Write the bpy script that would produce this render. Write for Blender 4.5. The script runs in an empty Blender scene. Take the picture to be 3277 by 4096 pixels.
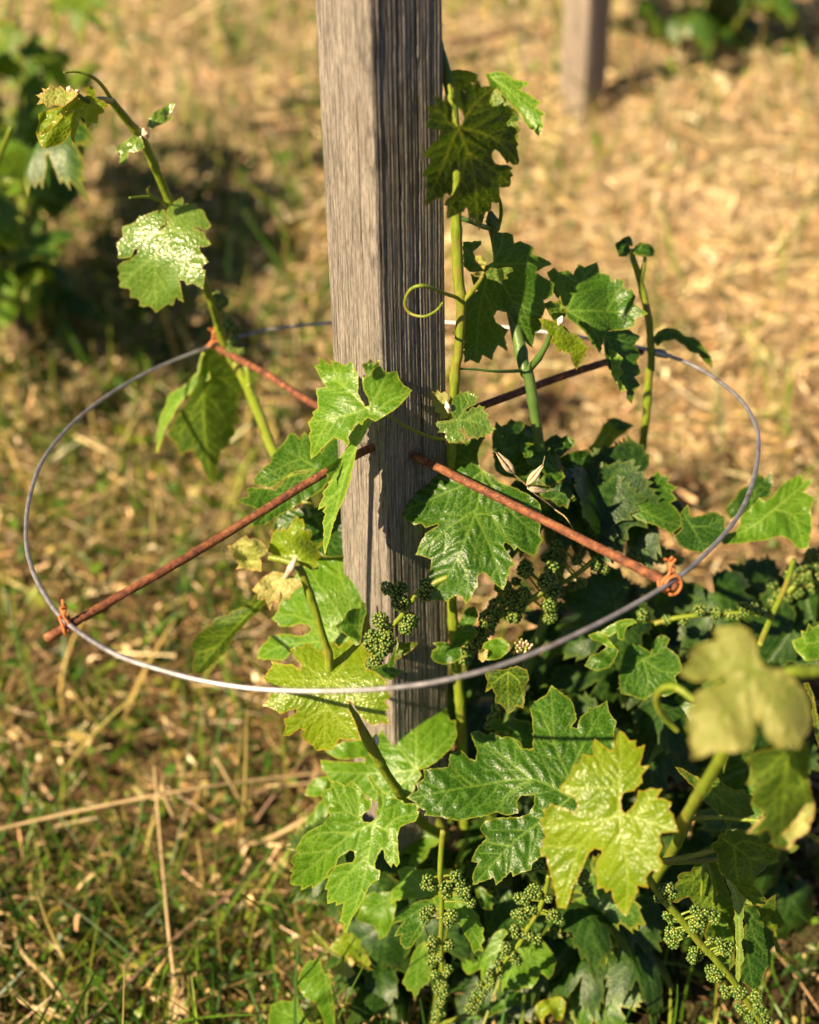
import bpy, math, random
import numpy as np
from mathutils import Vector, Matrix, geometry

# ------------------------------------------------------------------ camera, sky, sun, exposure
scene = bpy.context.scene
col = scene.collection
PITCH = math.radians(30)
CAM = np.array([0.0, -1.24, 1.22])
FWD = np.array([0, math.cos(PITCH), -math.sin(PITCH)])
UPV = np.array([0, math.sin(PITCH), math.cos(PITCH)])
RGT = np.array([1.0, 0, 0])
cd = bpy.data.cameras.new("camera")
cam = bpy.data.objects.new("camera", cd)
col.objects.link(cam)
cam.location = CAM
cam.rotation_euler = (math.radians(90) - PITCH, 0, 0)
cd.sensor_fit = 'VERTICAL'
cd.sensor_height = 36
cd.lens = 50
cd.clip_start = 0.05
cd.clip_end = 200
cd.dof.use_dof = True
cd.dof.focus_distance = 1.33
cd.dof.aperture_fstop = 2.6
scene.camera = cam

SUN_AZ, SUN_EL = math.radians(43), math.radians(35)
SDIR = np.array([-math.cos(SUN_EL) * math.cos(SUN_AZ), -math.cos(SUN_EL) * math.sin(SUN_AZ), math.sin(SUN_EL)])
world = bpy.data.worlds.new("World")
scene.world = world
world.use_nodes = True
wn = world.node_tree
bg = wn.nodes['Background']
sky = wn.nodes.new('ShaderNodeTexSky')
sky.sky_type = 'NISHITA'
sky.sun_disc = False
sky.air_density = 0.35
sky.dust_density = 0.35
sky.ozone_density = 0.6
sky.sun_elevation = SUN_EL
sky.sun_rotation = math.atan2(SDIR[0], SDIR[1])
wn.links.new(sky.outputs[0], bg.inputs[0])
bg.inputs[1].default_value = 0.05
ld = bpy.data.lights.new("sun", 'SUN')
ld.energy = 5.0
ld.angle = math.radians(0.55)
ld.color = (1.0, 0.79, 0.52)
sun = bpy.data.objects.new("sun", ld)
col.objects.link(sun)
sun.rotation_euler = Vector(SDIR).to_track_quat('Z', 'Y').to_euler()
scene.view_settings.view_transform = 'Standard'
scene.view_settings.look = 'None'
scene.view_settings.gamma = 1
scene.view_settings.use_curve_mapping = False
scene.view_settings.exposure = 1.50

random.seed(7)
rng = np.random.default_rng(7)
F = 5689.0

# ------------------------------------------------------------------ coordinates measured on the photo
FR = {'D': (0, 0, 1.8997), 'R1': (0, 0, .9507), 'R2': (1600, 200, .9722), 'R3': (0, 1366, .9507), 'R4': (1600, 1366, .9722),
      'R5': (0, 2732, .9507), 'R6': (1600, 2732, .9722), 'R7': (900, 2200, .8116),
      'Z1': (1200, 1400, .5797), 'Z2': (1600, 1650, .5797), 'Z3': (2100, 1900, .6823), 'Z4': (800, 2000, .5217),
      'Z5': (1100, 2900, .4638), 'Z6': (1800, 2700, .5797), 'Z7': (2400, 2400, .5084), 'Z8': (1100, 3296, .4638),
      'Y1': (1800, 3296, .4638), 'Y2': (2477, 3296, .4638), 'Y3': (0, 0, .5103), 'Y4': (1650, 200, .3711),
      'Y5': (150, 250, .4638), 'Y6': (550, 1300, .4638)}

def S(fr, x, y):
    o = FR[fr]
    return (o[0] + x * o[2], o[1] + y * o[2])

def P(x, y, d):
    return CAM + d * FWD + (x - 1638.5) / F * d * RGT - (y - 2048) / F * d * UPV

def parse(s):
    out = []
    for t in s.split():
        a = t.split(',')
        out.append(tuple(float(v) for v in a))
    return out

def terrain(x, y):
    x = np.asarray(x, float); y = np.asarray(y, float)
    d = y + 1.24
    t = np.clip((d - 1.35) / 1.8, 0, None)
    z = -.13 + np.where(t < 1, .465 * (t * t * (2 - t) * .7 + .3 * t), .465 + .33 * (t - 1))
    z = z - .06 * np.clip(1.1 - d, 0, 1)
    z = z + .011 * np.sin(38 * x + 6 * np.sin(7 * y)) * np.sin(31 * y + 5 * np.sin(9 * x)) + .012 * np.sin(5.1 * x + 1.3 * y) * np.sin(4.3 * y + .7) + .008 * np.sin(13 * x + 2) * np.sin(11 * y + 1)
    return z

def G(x, y, h=0.0):
    """point of the ground (raised by h) met by the sight line through a photo position"""
    ray = FWD + (x - 1638.5) / F * RGT - (y - 2048) / F * UPV
    lo, hi = .8, 9.0
    for _ in range(40):
        m = (lo + hi) / 2
        p = CAM + ray * m
        if p[2] > float(terrain(p[0], p[1])) + h:
            lo = m
        else:
            hi = m
    return CAM + ray * lo

def gdepth(x, y):
    return float((G(x, y) - CAM) @ FWD)

# ------------------------------------------------------------------ object helpers
def tag(o, label=None, cat=None, group=None, kind=None):
    if label: o['label'] = label
    if cat: o['category'] = cat
    if group: o['group'] = group
    if kind: o['kind'] = kind
    return o

def thing(name, label, cat, loc=(0, 0, 0), group=None):
    o = bpy.data.objects.new(name, None)
    col.objects.link(o)
    o.location = loc
    o.empty_display_size = .05
    return tag(o, label, cat, group)

def wpos(o):
    p = np.array(o.location[:])
    while o.parent:
        o = o.parent
        p = p + np.array(o.location[:])
    return p

def mk(name, V, faces, mats, parent=None, origin=None, smooth=True, attrs=None, midx=None):
    V = np.asarray(V, float).reshape(-1, 3)
    if origin is None:
        origin = V.mean(0) if parent is None else V[0]
    origin = np.asarray(origin, float)
    me = bpy.data.meshes.new(name)
    V2 = V - origin
    if isinstance(faces, np.ndarray):
        n, k = faces.shape
        me.vertices.add(len(V2)); me.vertices.foreach_set('co', V2.astype(np.float32).ravel())
        me.loops.add(n * k); me.loops.foreach_set('vertex_index', faces.astype(np.int32).ravel())
        me.polygons.add(n)
        me.polygons.foreach_set('loop_start', np.arange(0, n * k, k, dtype=np.int32))
        me.polygons.foreach_set('loop_total', np.full(n, k, dtype=np.int32))
        me.update(calc_edges=True)
    else:
        me.from_pydata(V2.tolist(), [], faces)
    if smooth:
        me.polygons.foreach_set('use_smooth', np.ones(len(me.polygons), bool))
    for m in (mats if isinstance(mats, (list, tuple)) else [mats]):
        me.materials.append(m)
    if midx is not None:
        me.polygons.foreach_set('material_index', np.asarray(midx, np.int32))
    for k, a in (attrs or {}).items():
        a = np.asarray(a, np.float32)
        if a.ndim == 1:
            at = me.attributes.new(k, 'FLOAT', 'POINT'); at.data.foreach_set('value', a)
        elif a.shape[1] == 3:
            at = me.attributes.new(k, 'FLOAT_VECTOR', 'POINT'); at.data.foreach_set('vector', a.ravel())
        else:
            at = me.attributes.new(k, 'FLOAT_COLOR', 'POINT'); at.data.foreach_set('color', a.ravel())
    me.update()
    me.validate()
    o = bpy.data.objects.new(name, me)
    col.objects.link(o)
    if parent is not None:
        o.parent = parent
        o.location = origin - wpos(parent)
    else:
        o.location = origin
    return o

def catmull(pts, n=8):
    pts = np.asarray(pts, float)
    if len(pts) < 3:
        t = np.linspace(0, 1, n * 2)[:, None]
        return pts[0] * (1 - t) + pts[-1] * t
    p = np.vstack([2 * pts[0] - pts[1], pts, 2 * pts[-1] - pts[-2]])
    out = []
    for i in range(1, len(p) - 2):
        for k in range(n):
            t = k / n
            out.append(.5 * ((2 * p[i]) + (-p[i - 1] + p[i + 1]) * t + (2 * p[i - 1] - 5 * p[i] + 4 * p[i + 1] - p[i + 2]) * t * t
                             + (-p[i - 1] + 3 * p[i] - 3 * p[i + 1] + p[i + 2]) * t ** 3))
    out.append(p[-2])
    return np.array(out)

def tube_arrays(path, rad, sides=10, closed=False, off=0, squash=None):
    path = np.asarray(path, float)
    n = len(path)
    rad = np.broadcast_to(np.asarray(rad, float), (n,)) if np.ndim(rad) == 0 or len(rad) == n else np.interp(np.linspace(0, 1, n), np.linspace(0, 1, len(rad)), rad)
    if closed:
        T = np.roll(path, -1, 0) - np.roll(path, 1, 0)
    else:
        T = np.gradient(path, axis=0)
    T /= np.linalg.norm(T, axis=1)[:, None] + 1e-12
    a = np.array([0, 0, 1.0]) if abs(T[0][2]) < .9 else np.array([1.0, 0, 0])
    N = np.cross(T[0], a); N /= np.linalg.norm(N)
    V = []
    an = np.linspace(0, 2 * np.pi, sides, endpoint=False)
    for i in range(n):
        N = N - T[i] * (N @ T[i]); N /= np.linalg.norm(N) + 1e-12
        B = np.cross(T[i], N)
        V.append(path[i] + rad[i] * (np.cos(an)[:, None] * N + np.sin(an)[:, None] * B))
    V = np.vstack(V)
    Fc = []
    m = n if closed else n - 1
    for i in range(m):
        j = (i + 1) % n
        for k in range(sides):
            l = (k + 1) % sides
            Fc.append((off + i * sides + k, off + i * sides + l, off + j * sides + l, off + j * sides + k))
    if not closed:
        for i, rev in ((0, True), (n - 1, False)):
            c = len(V); V = np.vstack([V, path[i] + T[i] * rad[i] * (.35 if not rev else -.35)])
            for k in range(sides):
                l = (k + 1) % sides
                q = [off + i * sides + k, off + i * sides + l, off + c, off + c]
                if rev: q = [q[1], q[0], q[2], q[3]]
                Fc.append(tuple(q[:3]))
    return V, Fc

def tube(name, path, rad, mat, parent=None, sides=10, closed=False, smooth_path=8, attrs=True):
    path = np.asarray(path, float)
    if smooth_path and not closed: path = catmull(path, smooth_path)
    V, Fc = tube_arrays(path, rad, sides, closed)
    return mk(name, V, Fc, mat, parent)

class Bag:
    """collects several shapes of one part"""
    def __init__(s): s.V = []; s.F = []; s.n = 0
    def add(s, V, Fc):
        s.V.append(np.asarray(V)); s.F += [tuple(i + s.n for i in f) for f in Fc]; s.n += len(V)
    def tube(s, path, rad, sides=8, sp=6):
        path = catmull(path, sp) if sp else np.asarray(path, float)
        s.add(*tube_arrays(path, rad, sides))
    def build(s, name, mat, parent=None, smooth=True):
        return mk(name, np.vstack(s.V), s.F, mat, parent, smooth=smooth)

# ------------------------------------------------------------------ material helpers
class NT:
    def __init__(s, name):
        s.m = bpy.data.materials.new(name); s.m.use_nodes = True
        s.t = s.m.node_tree; s.bsdf = s.t.nodes['Principled BSDF']; s.out = s.t.nodes['Material Output']
    def n(s, typ, **kw):
        x = s.t.nodes.new('ShaderNode' + typ)
        for k, v in kw.items():
            if k.startswith('_'): setattr(x, k[1:], v)
            else: s.set(x, k, v)
        return x
    def set(s, x, k, v):
        i = x.inputs[int(k[1:])] if k[0] == 'i' and k[1:].isdigit() else x.inputs[k]
        if isinstance(v, bpy.types.NodeSocket): s.t.links.new(v, i)
        elif isinstance(v, bpy.types.Node): s.t.links.new(v.outputs[0], i)
        else:
            if hasattr(i.default_value, '__len__') and len(i.default_value) == 4 and len(v) == 3: v = tuple(v) + (1,)
            i.default_value = v
    def math(s, op, a, b=0.0, c=0.0, clamp=False):
        x = s.n('Math', _operation=op, i0=a, i1=b, i2=c); x.use_clamp = clamp
        return x.outputs[0]
    def mix(s, f, a, b, bt='MIX'):
        x = s.n('MixRGB', _blend_type=bt, i0=f, i1=a, i2=b)
        return x.outputs[0]
    def ramp(s, f, stops):
        x = s.n('ValToRGB', i0=f)
        e = x.color_ramp.elements
        while len(e) < len(stops): e.new(.5)
        for q, (p, c) in zip(e, stops):
            q.position = p; q.color = tuple(c) + (1,) if len(c) == 3 else c
        return x.outputs[0]
    def attr(s, name): return s.n('Attribute', _attribute_name=name)
    def noise(s, vec, scale, detail=3, rough=.5, dist=0):
        return s.n('TexNoise', Vector=vec, Scale=scale, Detail=detail, Roughness=rough, Distortion=dist).outputs[0]

def leafmat(name, c1, c2, vein, edge, trans, tmix=.38, rough=.36, bump=.5, cell=260, spec=.36, back=None, dust=0.0, warty=0.0, spots=.25, tvein=None):
    n = NT(name)
    uv = n.attr('leafuv').outputs['Vector']
    va = n.attr('vein').outputs['Fac']
    ed = n.attr('edge').outputs['Fac']
    big = n.noise(uv, 22, 3, .6)
    vor = n.n('TexVoronoi', _feature='DISTANCE_TO_EDGE', Vector=uv, Scale=cell)
    wob = n.n('TexNoise', Vector=uv, Scale=cell * .6, Detail=2)
    vv = n.n('VectorMath', _operation='ADD', i0=uv, i1=n.n('VectorMath', _operation='SCALE', i0=wob.outputs[1], Scale=.003).outputs[0]).outputs[0]
    n.set(vor, 'Vector', vv)
    net = n.ramp(vor.outputs[0], [(0.0, (1, 1, 1)), (.11, (0, 0, 0))])
    base = n.mix(n.ramp(big, [(.35, (0, 0, 0)), (.65, (1, 1, 1))]), c1, c2)
    base = n.mix(n.math('MULTIPLY', net, .32), base, vein)
    fine = n.noise(uv, 900, 2, .6)
    base = n.mix(.30, base, n.ramp(fine, [(.3, (.6, .6, .5)), (.7, (1.25, 1.25, 1.2))]), 'MULTIPLY')
    base = n.mix(n.math('MULTIPLY', va, .85, clamp=True), base, vein)
    sp = n.noise(uv, 420, 2, .7)
    base = n.mix(n.math('MULTIPLY', n.ramp(sp, [(.70, (0, 0, 0)), (.76, (1, 1, 1))]), spots), base, (.30, .22, .06))
    base = n.mix(n.math('MULTIPLY', ed, .55, clamp=True), base, edge)
    geo = n.n('NewGeometry')
    bk = back or tuple(.55 * a + .45 * b for a, b in zip(c2, (.22, .27, .14)))
    bkc = n.mix(n.math('MULTIPLY', va, .7, clamp=True), bk, tuple(min(1, v * 1.15) for v in vein))
    bcol = n.mix(geo.outputs['Backfacing'], base, bkc)
    # relief
    h1 = n.math('MULTIPLY', vor.outputs[0], 1.0)
    hb = n.n('Bump', Strength=bump, Distance=.0009, Height=n.math('SMOOTH_MIN', h1, .30, .12))
    hb2 = n.n('Bump', Strength=.15, Distance=.0005, Height=n.noise(uv, 600, 2, .5), Normal=hb)
    if warty:
        wv = n.n('TexVoronoi', _feature='SMOOTH_F1', Vector=uv, Scale=330)
        n.set(wv, 'Smoothness', .35)
        hb2 = n.n('Bump', Strength=warty, Distance=.0020, Height=n.math('SUBTRACT', 1.0, wv.outputs[0]), Normal=hb2)
    b = n.bsdf
    n.set(b, 'Base Color', bcol)
    rr = n.math('MULTIPLY_ADD', n.noise(uv, 60, 3, .6), .16, rough - .06)
    rr = n.math('MULTIPLY_ADD', geo.outputs['Backfacing'], .3, rr, clamp=True)
    n.set(b, 'Roughness', rr)
    n.set(b, 'Specular IOR Level', spec)
    n.set(b, 'Normal', hb2)
    tr = n.n('BsdfTranslucent', Normal=hb2)
    tc = n.mix(n.math('MULTIPLY', n.math('ADD', va, n.math('MULTIPLY', net, .35)), .7, clamp=True), trans, tvein or tuple(min(1, v * 1.5) for v in trans))
    tc = n.mix(.3, tc, n.ramp(fine, [(.3, (.6, .6, .5)), (.7, (1.2, 1.2, 1.2))]), 'MULTIPLY')
    n.set(tr, 'Color', tc)
    mx = n.n('MixShader', Fac=tmix)
    n.t.links.new(b.outputs[0], mx.inputs[1]); n.t.links.new(tr.outputs[0], mx.inputs[2])
    n.t.links.new(mx.outputs[0], n.out.inputs[0])
    return n.m

M = {}
M['mature'] = leafmat('mature_leaf', (.015, .062, .003), (.032, .100, .005), (.17, .28, .04), (.34, .34, .04), (.12, .27, .010), tmix=.33, rough=.37, bump=.6)
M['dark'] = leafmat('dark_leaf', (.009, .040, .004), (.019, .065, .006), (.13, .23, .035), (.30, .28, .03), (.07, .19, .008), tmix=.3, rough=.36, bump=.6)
M['fresh'] = leafmat('fresh_leaf', (.048, .140, .004), (.085, .190, .006), (.24, .36, .06), (.42, .42, .05), (.22, .40, .015), tmix=.35, rough=.37, bump=.6)
M['lime'] = leafmat('young_leaf', (.095, .170, .003), (.16, .235, .005), (.28, .36, .05), (.46, .25, .03), (.34, .45, .010), rough=.31, bump=.35, warty=.35, cell=330)
M['silver'] = leafmat('woolly_leaf', (.055, .14, .010), (.11, .20, .03), (.26, .36, .08), (.36, .30, .06), (.26, .42, .03), rough=.25, bump=.35, warty=.42, cell=420, spec=.8)
M['cream'] = leafmat('shoot_tip_leaf', (.22, .27, .04), (.42, .36, .13), (.48, .50, .16), (.50, .20, .08), (.42, .44, .04), rough=.42, bump=.6, warty=.5, cell=420)
M['backlit'] = leafmat('backlit_leaf', (.014, .040, .004), (.024, .055, .005), (.12, .17, .02), (.40, .24, .03), (.055, .13, .003), tmix=.5, rough=.5, bump=.5, tvein=(.55, .65, .03))
M['under'] = leafmat('shade_leaf', (.006, .026, .003), (.012, .046, .004), (.07, .14, .02), (.10, .14, .02), (.035, .10, .004), tmix=.25, rough=.42, bump=.6, spots=.1)  # darkest green: shade inside the bush put into the filler leaf colour
M['pale'] = leafmat('pale_leaf', (.25, .27, .06), (.36, .34, .11), (.16, .26, .03), (.40, .33, .04), (.36, .40, .05), rough=.5, tmix=.48, bump=.4, warty=.4)
M['olive'] = leafmat('thin_leaf', (.022, .060, .006), (.038, .085, .008), (.30, .42, .03), (.40, .28, .03), (.22, .36, .010), tmix=.42, rough=.5, bump=.4)

def simple(name, c1, c2, scale=60, rough=.5, bump=.2, bscale=300, spec=.4, trans=None, stretch=None):
    n = NT(name)
    tc = n.n('TexCoord').outputs['Object']
    v = tc
    if stretch:
        mp = n.n('Mapping', Vector=tc); mp.inputs['Scale'].default_value = stretch; v = mp.outputs[0]
    f = n.noise(v, scale, 4, .6)
    c = n.mix(n.ramp(f, [(.3, (0, 0, 0)), (.7, (1, 1, 1))]), c1, c2)
    n.set(n.bsdf, 'Base Color', c); n.set(n.bsdf, 'Roughness', rough); n.set(n.bsdf, 'Specular IOR Level', spec)
    n.set(n.bsdf, 'Normal', n.n('Bump', Strength=bump, Distance=.002, Height=n.noise(v, bscale, 3)))
    if trans:
        tr = n.n('BsdfTranslucent', Color=trans)
        mx = n.n('MixShader', Fac=.3)
        n.t.links.new(n.bsdf.outputs[0], mx.inputs[1]); n.t.links.new(tr.outputs[0], mx.inputs[2]); n.t.links.new(mx.outputs[0], n.out.inputs[0])
    return n.m

M['stem'] = simple('green_stem', (.13, .21, .010), (.27, .31, .03), 110, .42, .25, 500, .5, (.25, .35, .03), (1, 1, .15))
def stem_mat(name, c1, c2, red, trans):
    # ridged green bark with scattered reddish streaks
    n = NT(name)
    g = n.n('NewGeometry').outputs['Position']
    mp = n.n('Mapping', Vector=g); mp.inputs['Scale'].default_value = (1, 1, .12)
    f = n.noise(mp.outputs[0], 420, 4, .6); h = n.noise(g, 24, 3, .6); k = n.noise(g, 260, 3, .6)
    c = n.mix(n.ramp(f, [(.35, (0, 0, 0)), (.65, (1, 1, 1))]), c1, c2)
    c = n.mix(n.math('MULTIPLY', n.ramp(h, [(.52, (0, 0, 0)), (.68, (1, 1, 1))]), .55), c, red)
    c = n.mix(n.math('MULTIPLY', n.ramp(k, [(.66, (0, 0, 0)), (.72, (1, 1, 1))]), .4), c, (.10, .07, .03))
    n.set(n.bsdf, 'Base Color', c); n.set(n.bsdf, 'Roughness', .45)
    n.set(n.bsdf, 'Normal', n.n('Bump', Strength=.45, Distance=.0012, Height=n.math('ADD', f, n.math('MULTIPLY', k, .4))))
    tr = n.n('BsdfTranslucent', Color=trans)
    mx = n.n('MixShader', Fac=.25)
    n.t.links.new(n.bsdf.outputs[0], mx.inputs[1]); n.t.links.new(tr.outputs[0], mx.inputs[2]); n.t.links.new(mx.outputs[0], n.out.inputs[0])
    return n.m
M['stem'] = stem_mat('green_shoot', (.12, .20, .010), (.27, .32, .03), (.30, .17, .05), (.25, .35, .03))
M['stem_dark'] = simple('dark_stem', (.045, .10, .018), (.09, .15, .03), 40, .42, .25, 500)
M['bark'] = simple('vine_bark', (.075, .045, .025), (.20, .13, .08), 90, .85, .9, 260, .2, None, (1, 1, .25))
M['buds'] = simple('flower_buds', (.11, .20, .018), (.33, .38, .07), 330, .35, .1, 900, .5, (.3, .4, .05))
M['drystalk'] = simple('dry_stalk', (.42, .30, .15), (.62, .47, .26), 60, .6, .3, 400, .3, (.5, .36, .16))
M['oat'] = simple('dry_husk', (.50, .38, .24), (.75, .62, .44), 200, .5, .3, 500, .4, (.6, .45, .25))
M['twig'] = simple('dead_twig', (.20, .11, .08), (.38, .24, .18), 120, .8, .6, 400, .2)
M['fuzz'] = simple('white_wool', (.70, .62, .50), (.82, .74, .62), 300, .8, .5, 900, .2)
M['bract'] = simple('pink_scale', (.55, .30, .22), (.72, .55, .42), 300, .6, .4, 900, .3)

# ------------------------------------------------------------------ leaf builder
def inside(pts, poly):
    x, y = pts[:, 0], pts[:, 1]
    c = np.zeros(len(pts), bool)
    a = poly; b = np.roll(poly, -1, 0)
    for (x1, y1), (x2, y2) in zip(a, b):
        if y1 == y2: continue
        m = ((y1 > y) != (y2 > y))
        c ^= m & (x < (x2 - x1) * (y - y1) / (y2 - y1) + x1)
    return c

def segdist(pts, A, B, chunk=4000):
    """distance of every point to the nearest segment, and that segment's index"""
    out = np.empty(len(pts)); idx = np.empty(len(pts), int)
    AB = B - A; L = (AB ** 2).sum(1) + 1e-14
    for s in range(0, len(pts), chunk):
        p = pts[s:s + chunk]
        t = ((p[:, None] - A) * AB).sum(2) / L
        t = np.clip(t, 0, 1)
        q = A + t[..., None] * AB
        d = np.sqrt(((p[:, None] - q) ** 2).sum(2))
        idx[s:s + chunk] = d.argmin(1); out[s:s + chunk] = d.min(1)
    return out, idx

def leaf_grid(outline, veins, res, r, size=None):
    """outline and veins in metres; returns points, triangles, vein value, vein distance, edge value"""
    O = []
    n = len(outline)
    for i in range(n):
        a = np.array(outline[i]); b = np.array(outline[(i + 1) % n])
        L = np.linalg.norm(b - a)
        k = max(1, int(L / res))
        nrm = np.array([-(b - a)[1], (b - a)[0]]) / (L + 1e-9)
        for j in range(k):
            t = j / k
            w = .06 * L * math.sin(math.pi * t) if j else 0
            O.append(a * (1 - t) + b * t + nrm * w * r.uniform(-.6, 1.0))
    O = np.array(O)
    lo, hi = O.min(0), O.max(0)
    size = size or max(hi - lo)
    gx = np.arange(lo[0], hi[0], res); gy = np.arange(lo[1], hi[1], res * .866)
    X, Y = np.meshgrid(gx, gy)
    X = X + (np.arange(len(gy)) % 2)[:, None] * res * .5
    g = np.c_[X.ravel(), Y.ravel()] + r.uniform(-.12, .12, (X.size, 2)) * res
    g = g[inside(g, O)]
    A, B = O, np.roll(O, -1, 0)
    if len(g):
        db, _ = segdist(g, A, B)
        g = g[db > .55 * res]
    allp = np.vstack([O, g])
    rv = geometry.delaunay_2d_cdt([Vector(p) for p in allp], [], [list(range(len(O)))], 1, 1e-7)
    pts = np.array([(v.x, v.y) for v in rv[0]])
    tris = np.array([tuple(f) for f in rv[2] if len(f) == 3])
    tris = tris[inside(pts[tris].mean(1), O)]
    tris = [tuple(int(i) for i in f) for f in tris]
    # veins
    sa, sb, sw = [], [], []
    for vi, v in enumerate(veins):
        v = catmull(np.array(v), 5) if len(v) > 2 else catmull(np.array(v), 4)
        seg = np.linalg.norm(np.diff(v, axis=0), axis=1); cum = np.r_[0, np.cumsum(seg)]; T = cum[-1]
        for i in range(len(v) - 1):
            sa.append(v[i]); sb.append(v[i + 1]); sw.append(1.0 - .55 * cum[i] / T)
        step = max(.009, size * .085)
        s = step * .9; side = 1
        while s < T * .93:
            p = np.array([np.interp(s, cum, v[:, 0]), np.interp(s, cum, v[:, 1])])
            q = np.array([np.interp(min(T, s + .003), cum, v[:, 0]), np.interp(min(T, s + .003), cum, v[:, 1])])
            t = q - p; t /= np.linalg.norm(t) + 1e-9
            for sd in (side, -side):
                an = sd * math.radians(r.uniform(42, 56))
                d = np.array([t[0] * math.cos(an) - t[1] * math.sin(an), t[0] * math.sin(an) + t[1] * math.cos(an)])
                L = min((T - s) * .55, size * .26) * r.uniform(.8, 1.1) + .004
                o = p.copy()
                for k in range(4):
                    d2 = d + t * .16 * k; d2 /= np.linalg.norm(d2)
                    e = o + d2 * L / 4
                    if not inside(e[None], O)[0]: break
                    sa.append(o); sb.append(e); sw.append(.42 - .07 * k); o = e
                p = p + t * step * .25
            s += step * r.uniform(.85, 1.15); side = -side
    sa, sb, sw = np.array(sa), np.array(sb), np.array(sw)
    vd, vi = segdist(pts, sa, sb)
    w = np.maximum(.00025 + .0009 * sw[vi] * min(1, size / .1), res * .38 * (sw[vi] * .5 + .5))
    vein = np.exp(-(vd / w) ** 2) * (.30 + .70 * sw[vi])
    db, _ = segdist(pts, A, B)
    edge = np.exp(-(db / max(.0009, res * .5)) ** 2)
    return pts, tris, vein, vd, edge, size, O

def wave(pts, r, size, n=4):
    h = np.zeros(len(pts))
    for k in range(n):
        a = r.uniform(0, 6.28); f = r.uniform(.6, 1.5) * 2 * math.pi / size * (1 + .5 * k)
        h += np.sin((pts[:, 0] * math.cos(a) + pts[:, 1] * math.sin(a)) * f + r.uniform(0, 6.28)) / (1 + k)
    return h

LEAVES = []
def traced_leaf(fr, outline, J, veins, d, mat, parent, grad=(0, 0), cup=0.0, fold=0.0, res=.0016, relief=.0012, wav=.0025, petiole=None, label=None, pr=.0013, seed=None, bend=None):
    """a leaf at its own distance d: outline and veins as measured on the photo, grad = how far (m per m) it leans away to the right / downwards"""
    r = np.random.default_rng(seed if seed is not None else len(LEAVES) + 11)
    O = np.array([S(fr, *p[:2]) for p in parse(outline)]); Jx, Jy = S(fr, *J)
    d = min(d, gdepth(Jx, Jy) - .035)
    k = d / F
    tom = lambda q: np.c_[(q[:, 0] - Jx) * k, -(q[:, 1] - Jy) * k]
    O2 = tom(O)
    V2 = []
    for v in veins.split('|'):
        p = parse(v)
        if not p: continue
        if v.strip()[0] == '>': pass
        V2.append(tom(np.array([S(fr, *q[:2]) for q in p])))
    V2 = [v if v.shape[0] > 1 else np.vstack([[0, 0], v]) for v in V2]
    pts, tris, vein, vd, edge, size, OO = leaf_grid(O2.tolist(), V2, res, r)
    rr = np.hypot(pts[:, 0], pts[:, 1])
    h = grad[0] * pts[:, 0] - grad[1] * pts[:, 1] + cup * rr ** 2 / size
    if fold:
        mid = V2[0][-1] / np.linalg.norm(V2[0][-1])
        s = pts[:, 0] * mid[1] - pts[:, 1] * mid[0]
        h += fold * np.abs(s)
    if bend:   # (angle of axis deg, amount): cylinder bend
        a = math.radians(bend[0]); s = pts[:, 0] * math.cos(a) + pts[:, 1] * math.sin(a)
        h += bend[1] * s * s / size
    h += wav * wave(pts, r, size) * np.clip(rr / size * 2, .15, 1)
    h -= .75 * relief * (1 - np.exp(-(vd / .0036) ** 1.5)) * (1 + .5 * wave(pts, r, .02, 2))
    W = np.array([P(Jx + p[0] / k, Jy - p[1] / k, d + hh) for p, hh in zip(pts, h)])
    # upper side towards the camera
    tr = []
    for t in tris:
        a, b, c = W[t[0]], W[t[1]], W[t[2]]
        tr.append(t)
    t = np.array(tr)
    nn = np.cross(W[t[:, 1]] - W[t[:, 0]], W[t[:, 2]] - W[t[:, 0]]).sum(0)
    if nn @ (CAM - W.mean(0)) < 0: t = t[:, ::-1]
    off = r.uniform(0, 3, 2)
    uv = np.c_[pts + off, np.zeros(len(pts))]
    o = mk('leaf', W, t, M[mat], parent, origin=P(Jx, Jy, d), attrs={'vein': vein, 'edge': edge, 'leafuv': uv})
    if label: o['label'] = label
    LEAVES.append(o)
    if petiole:
        pts3 = [P(Jx, Jy, d + .001)] + [P(*S(q[0], q[1], q[2]), q[3]) for q in petiole]
        tube('petiole', pts3, [pr * .9, pr, pr * 1.3], M['stem'], o, 8)
    return o

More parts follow.
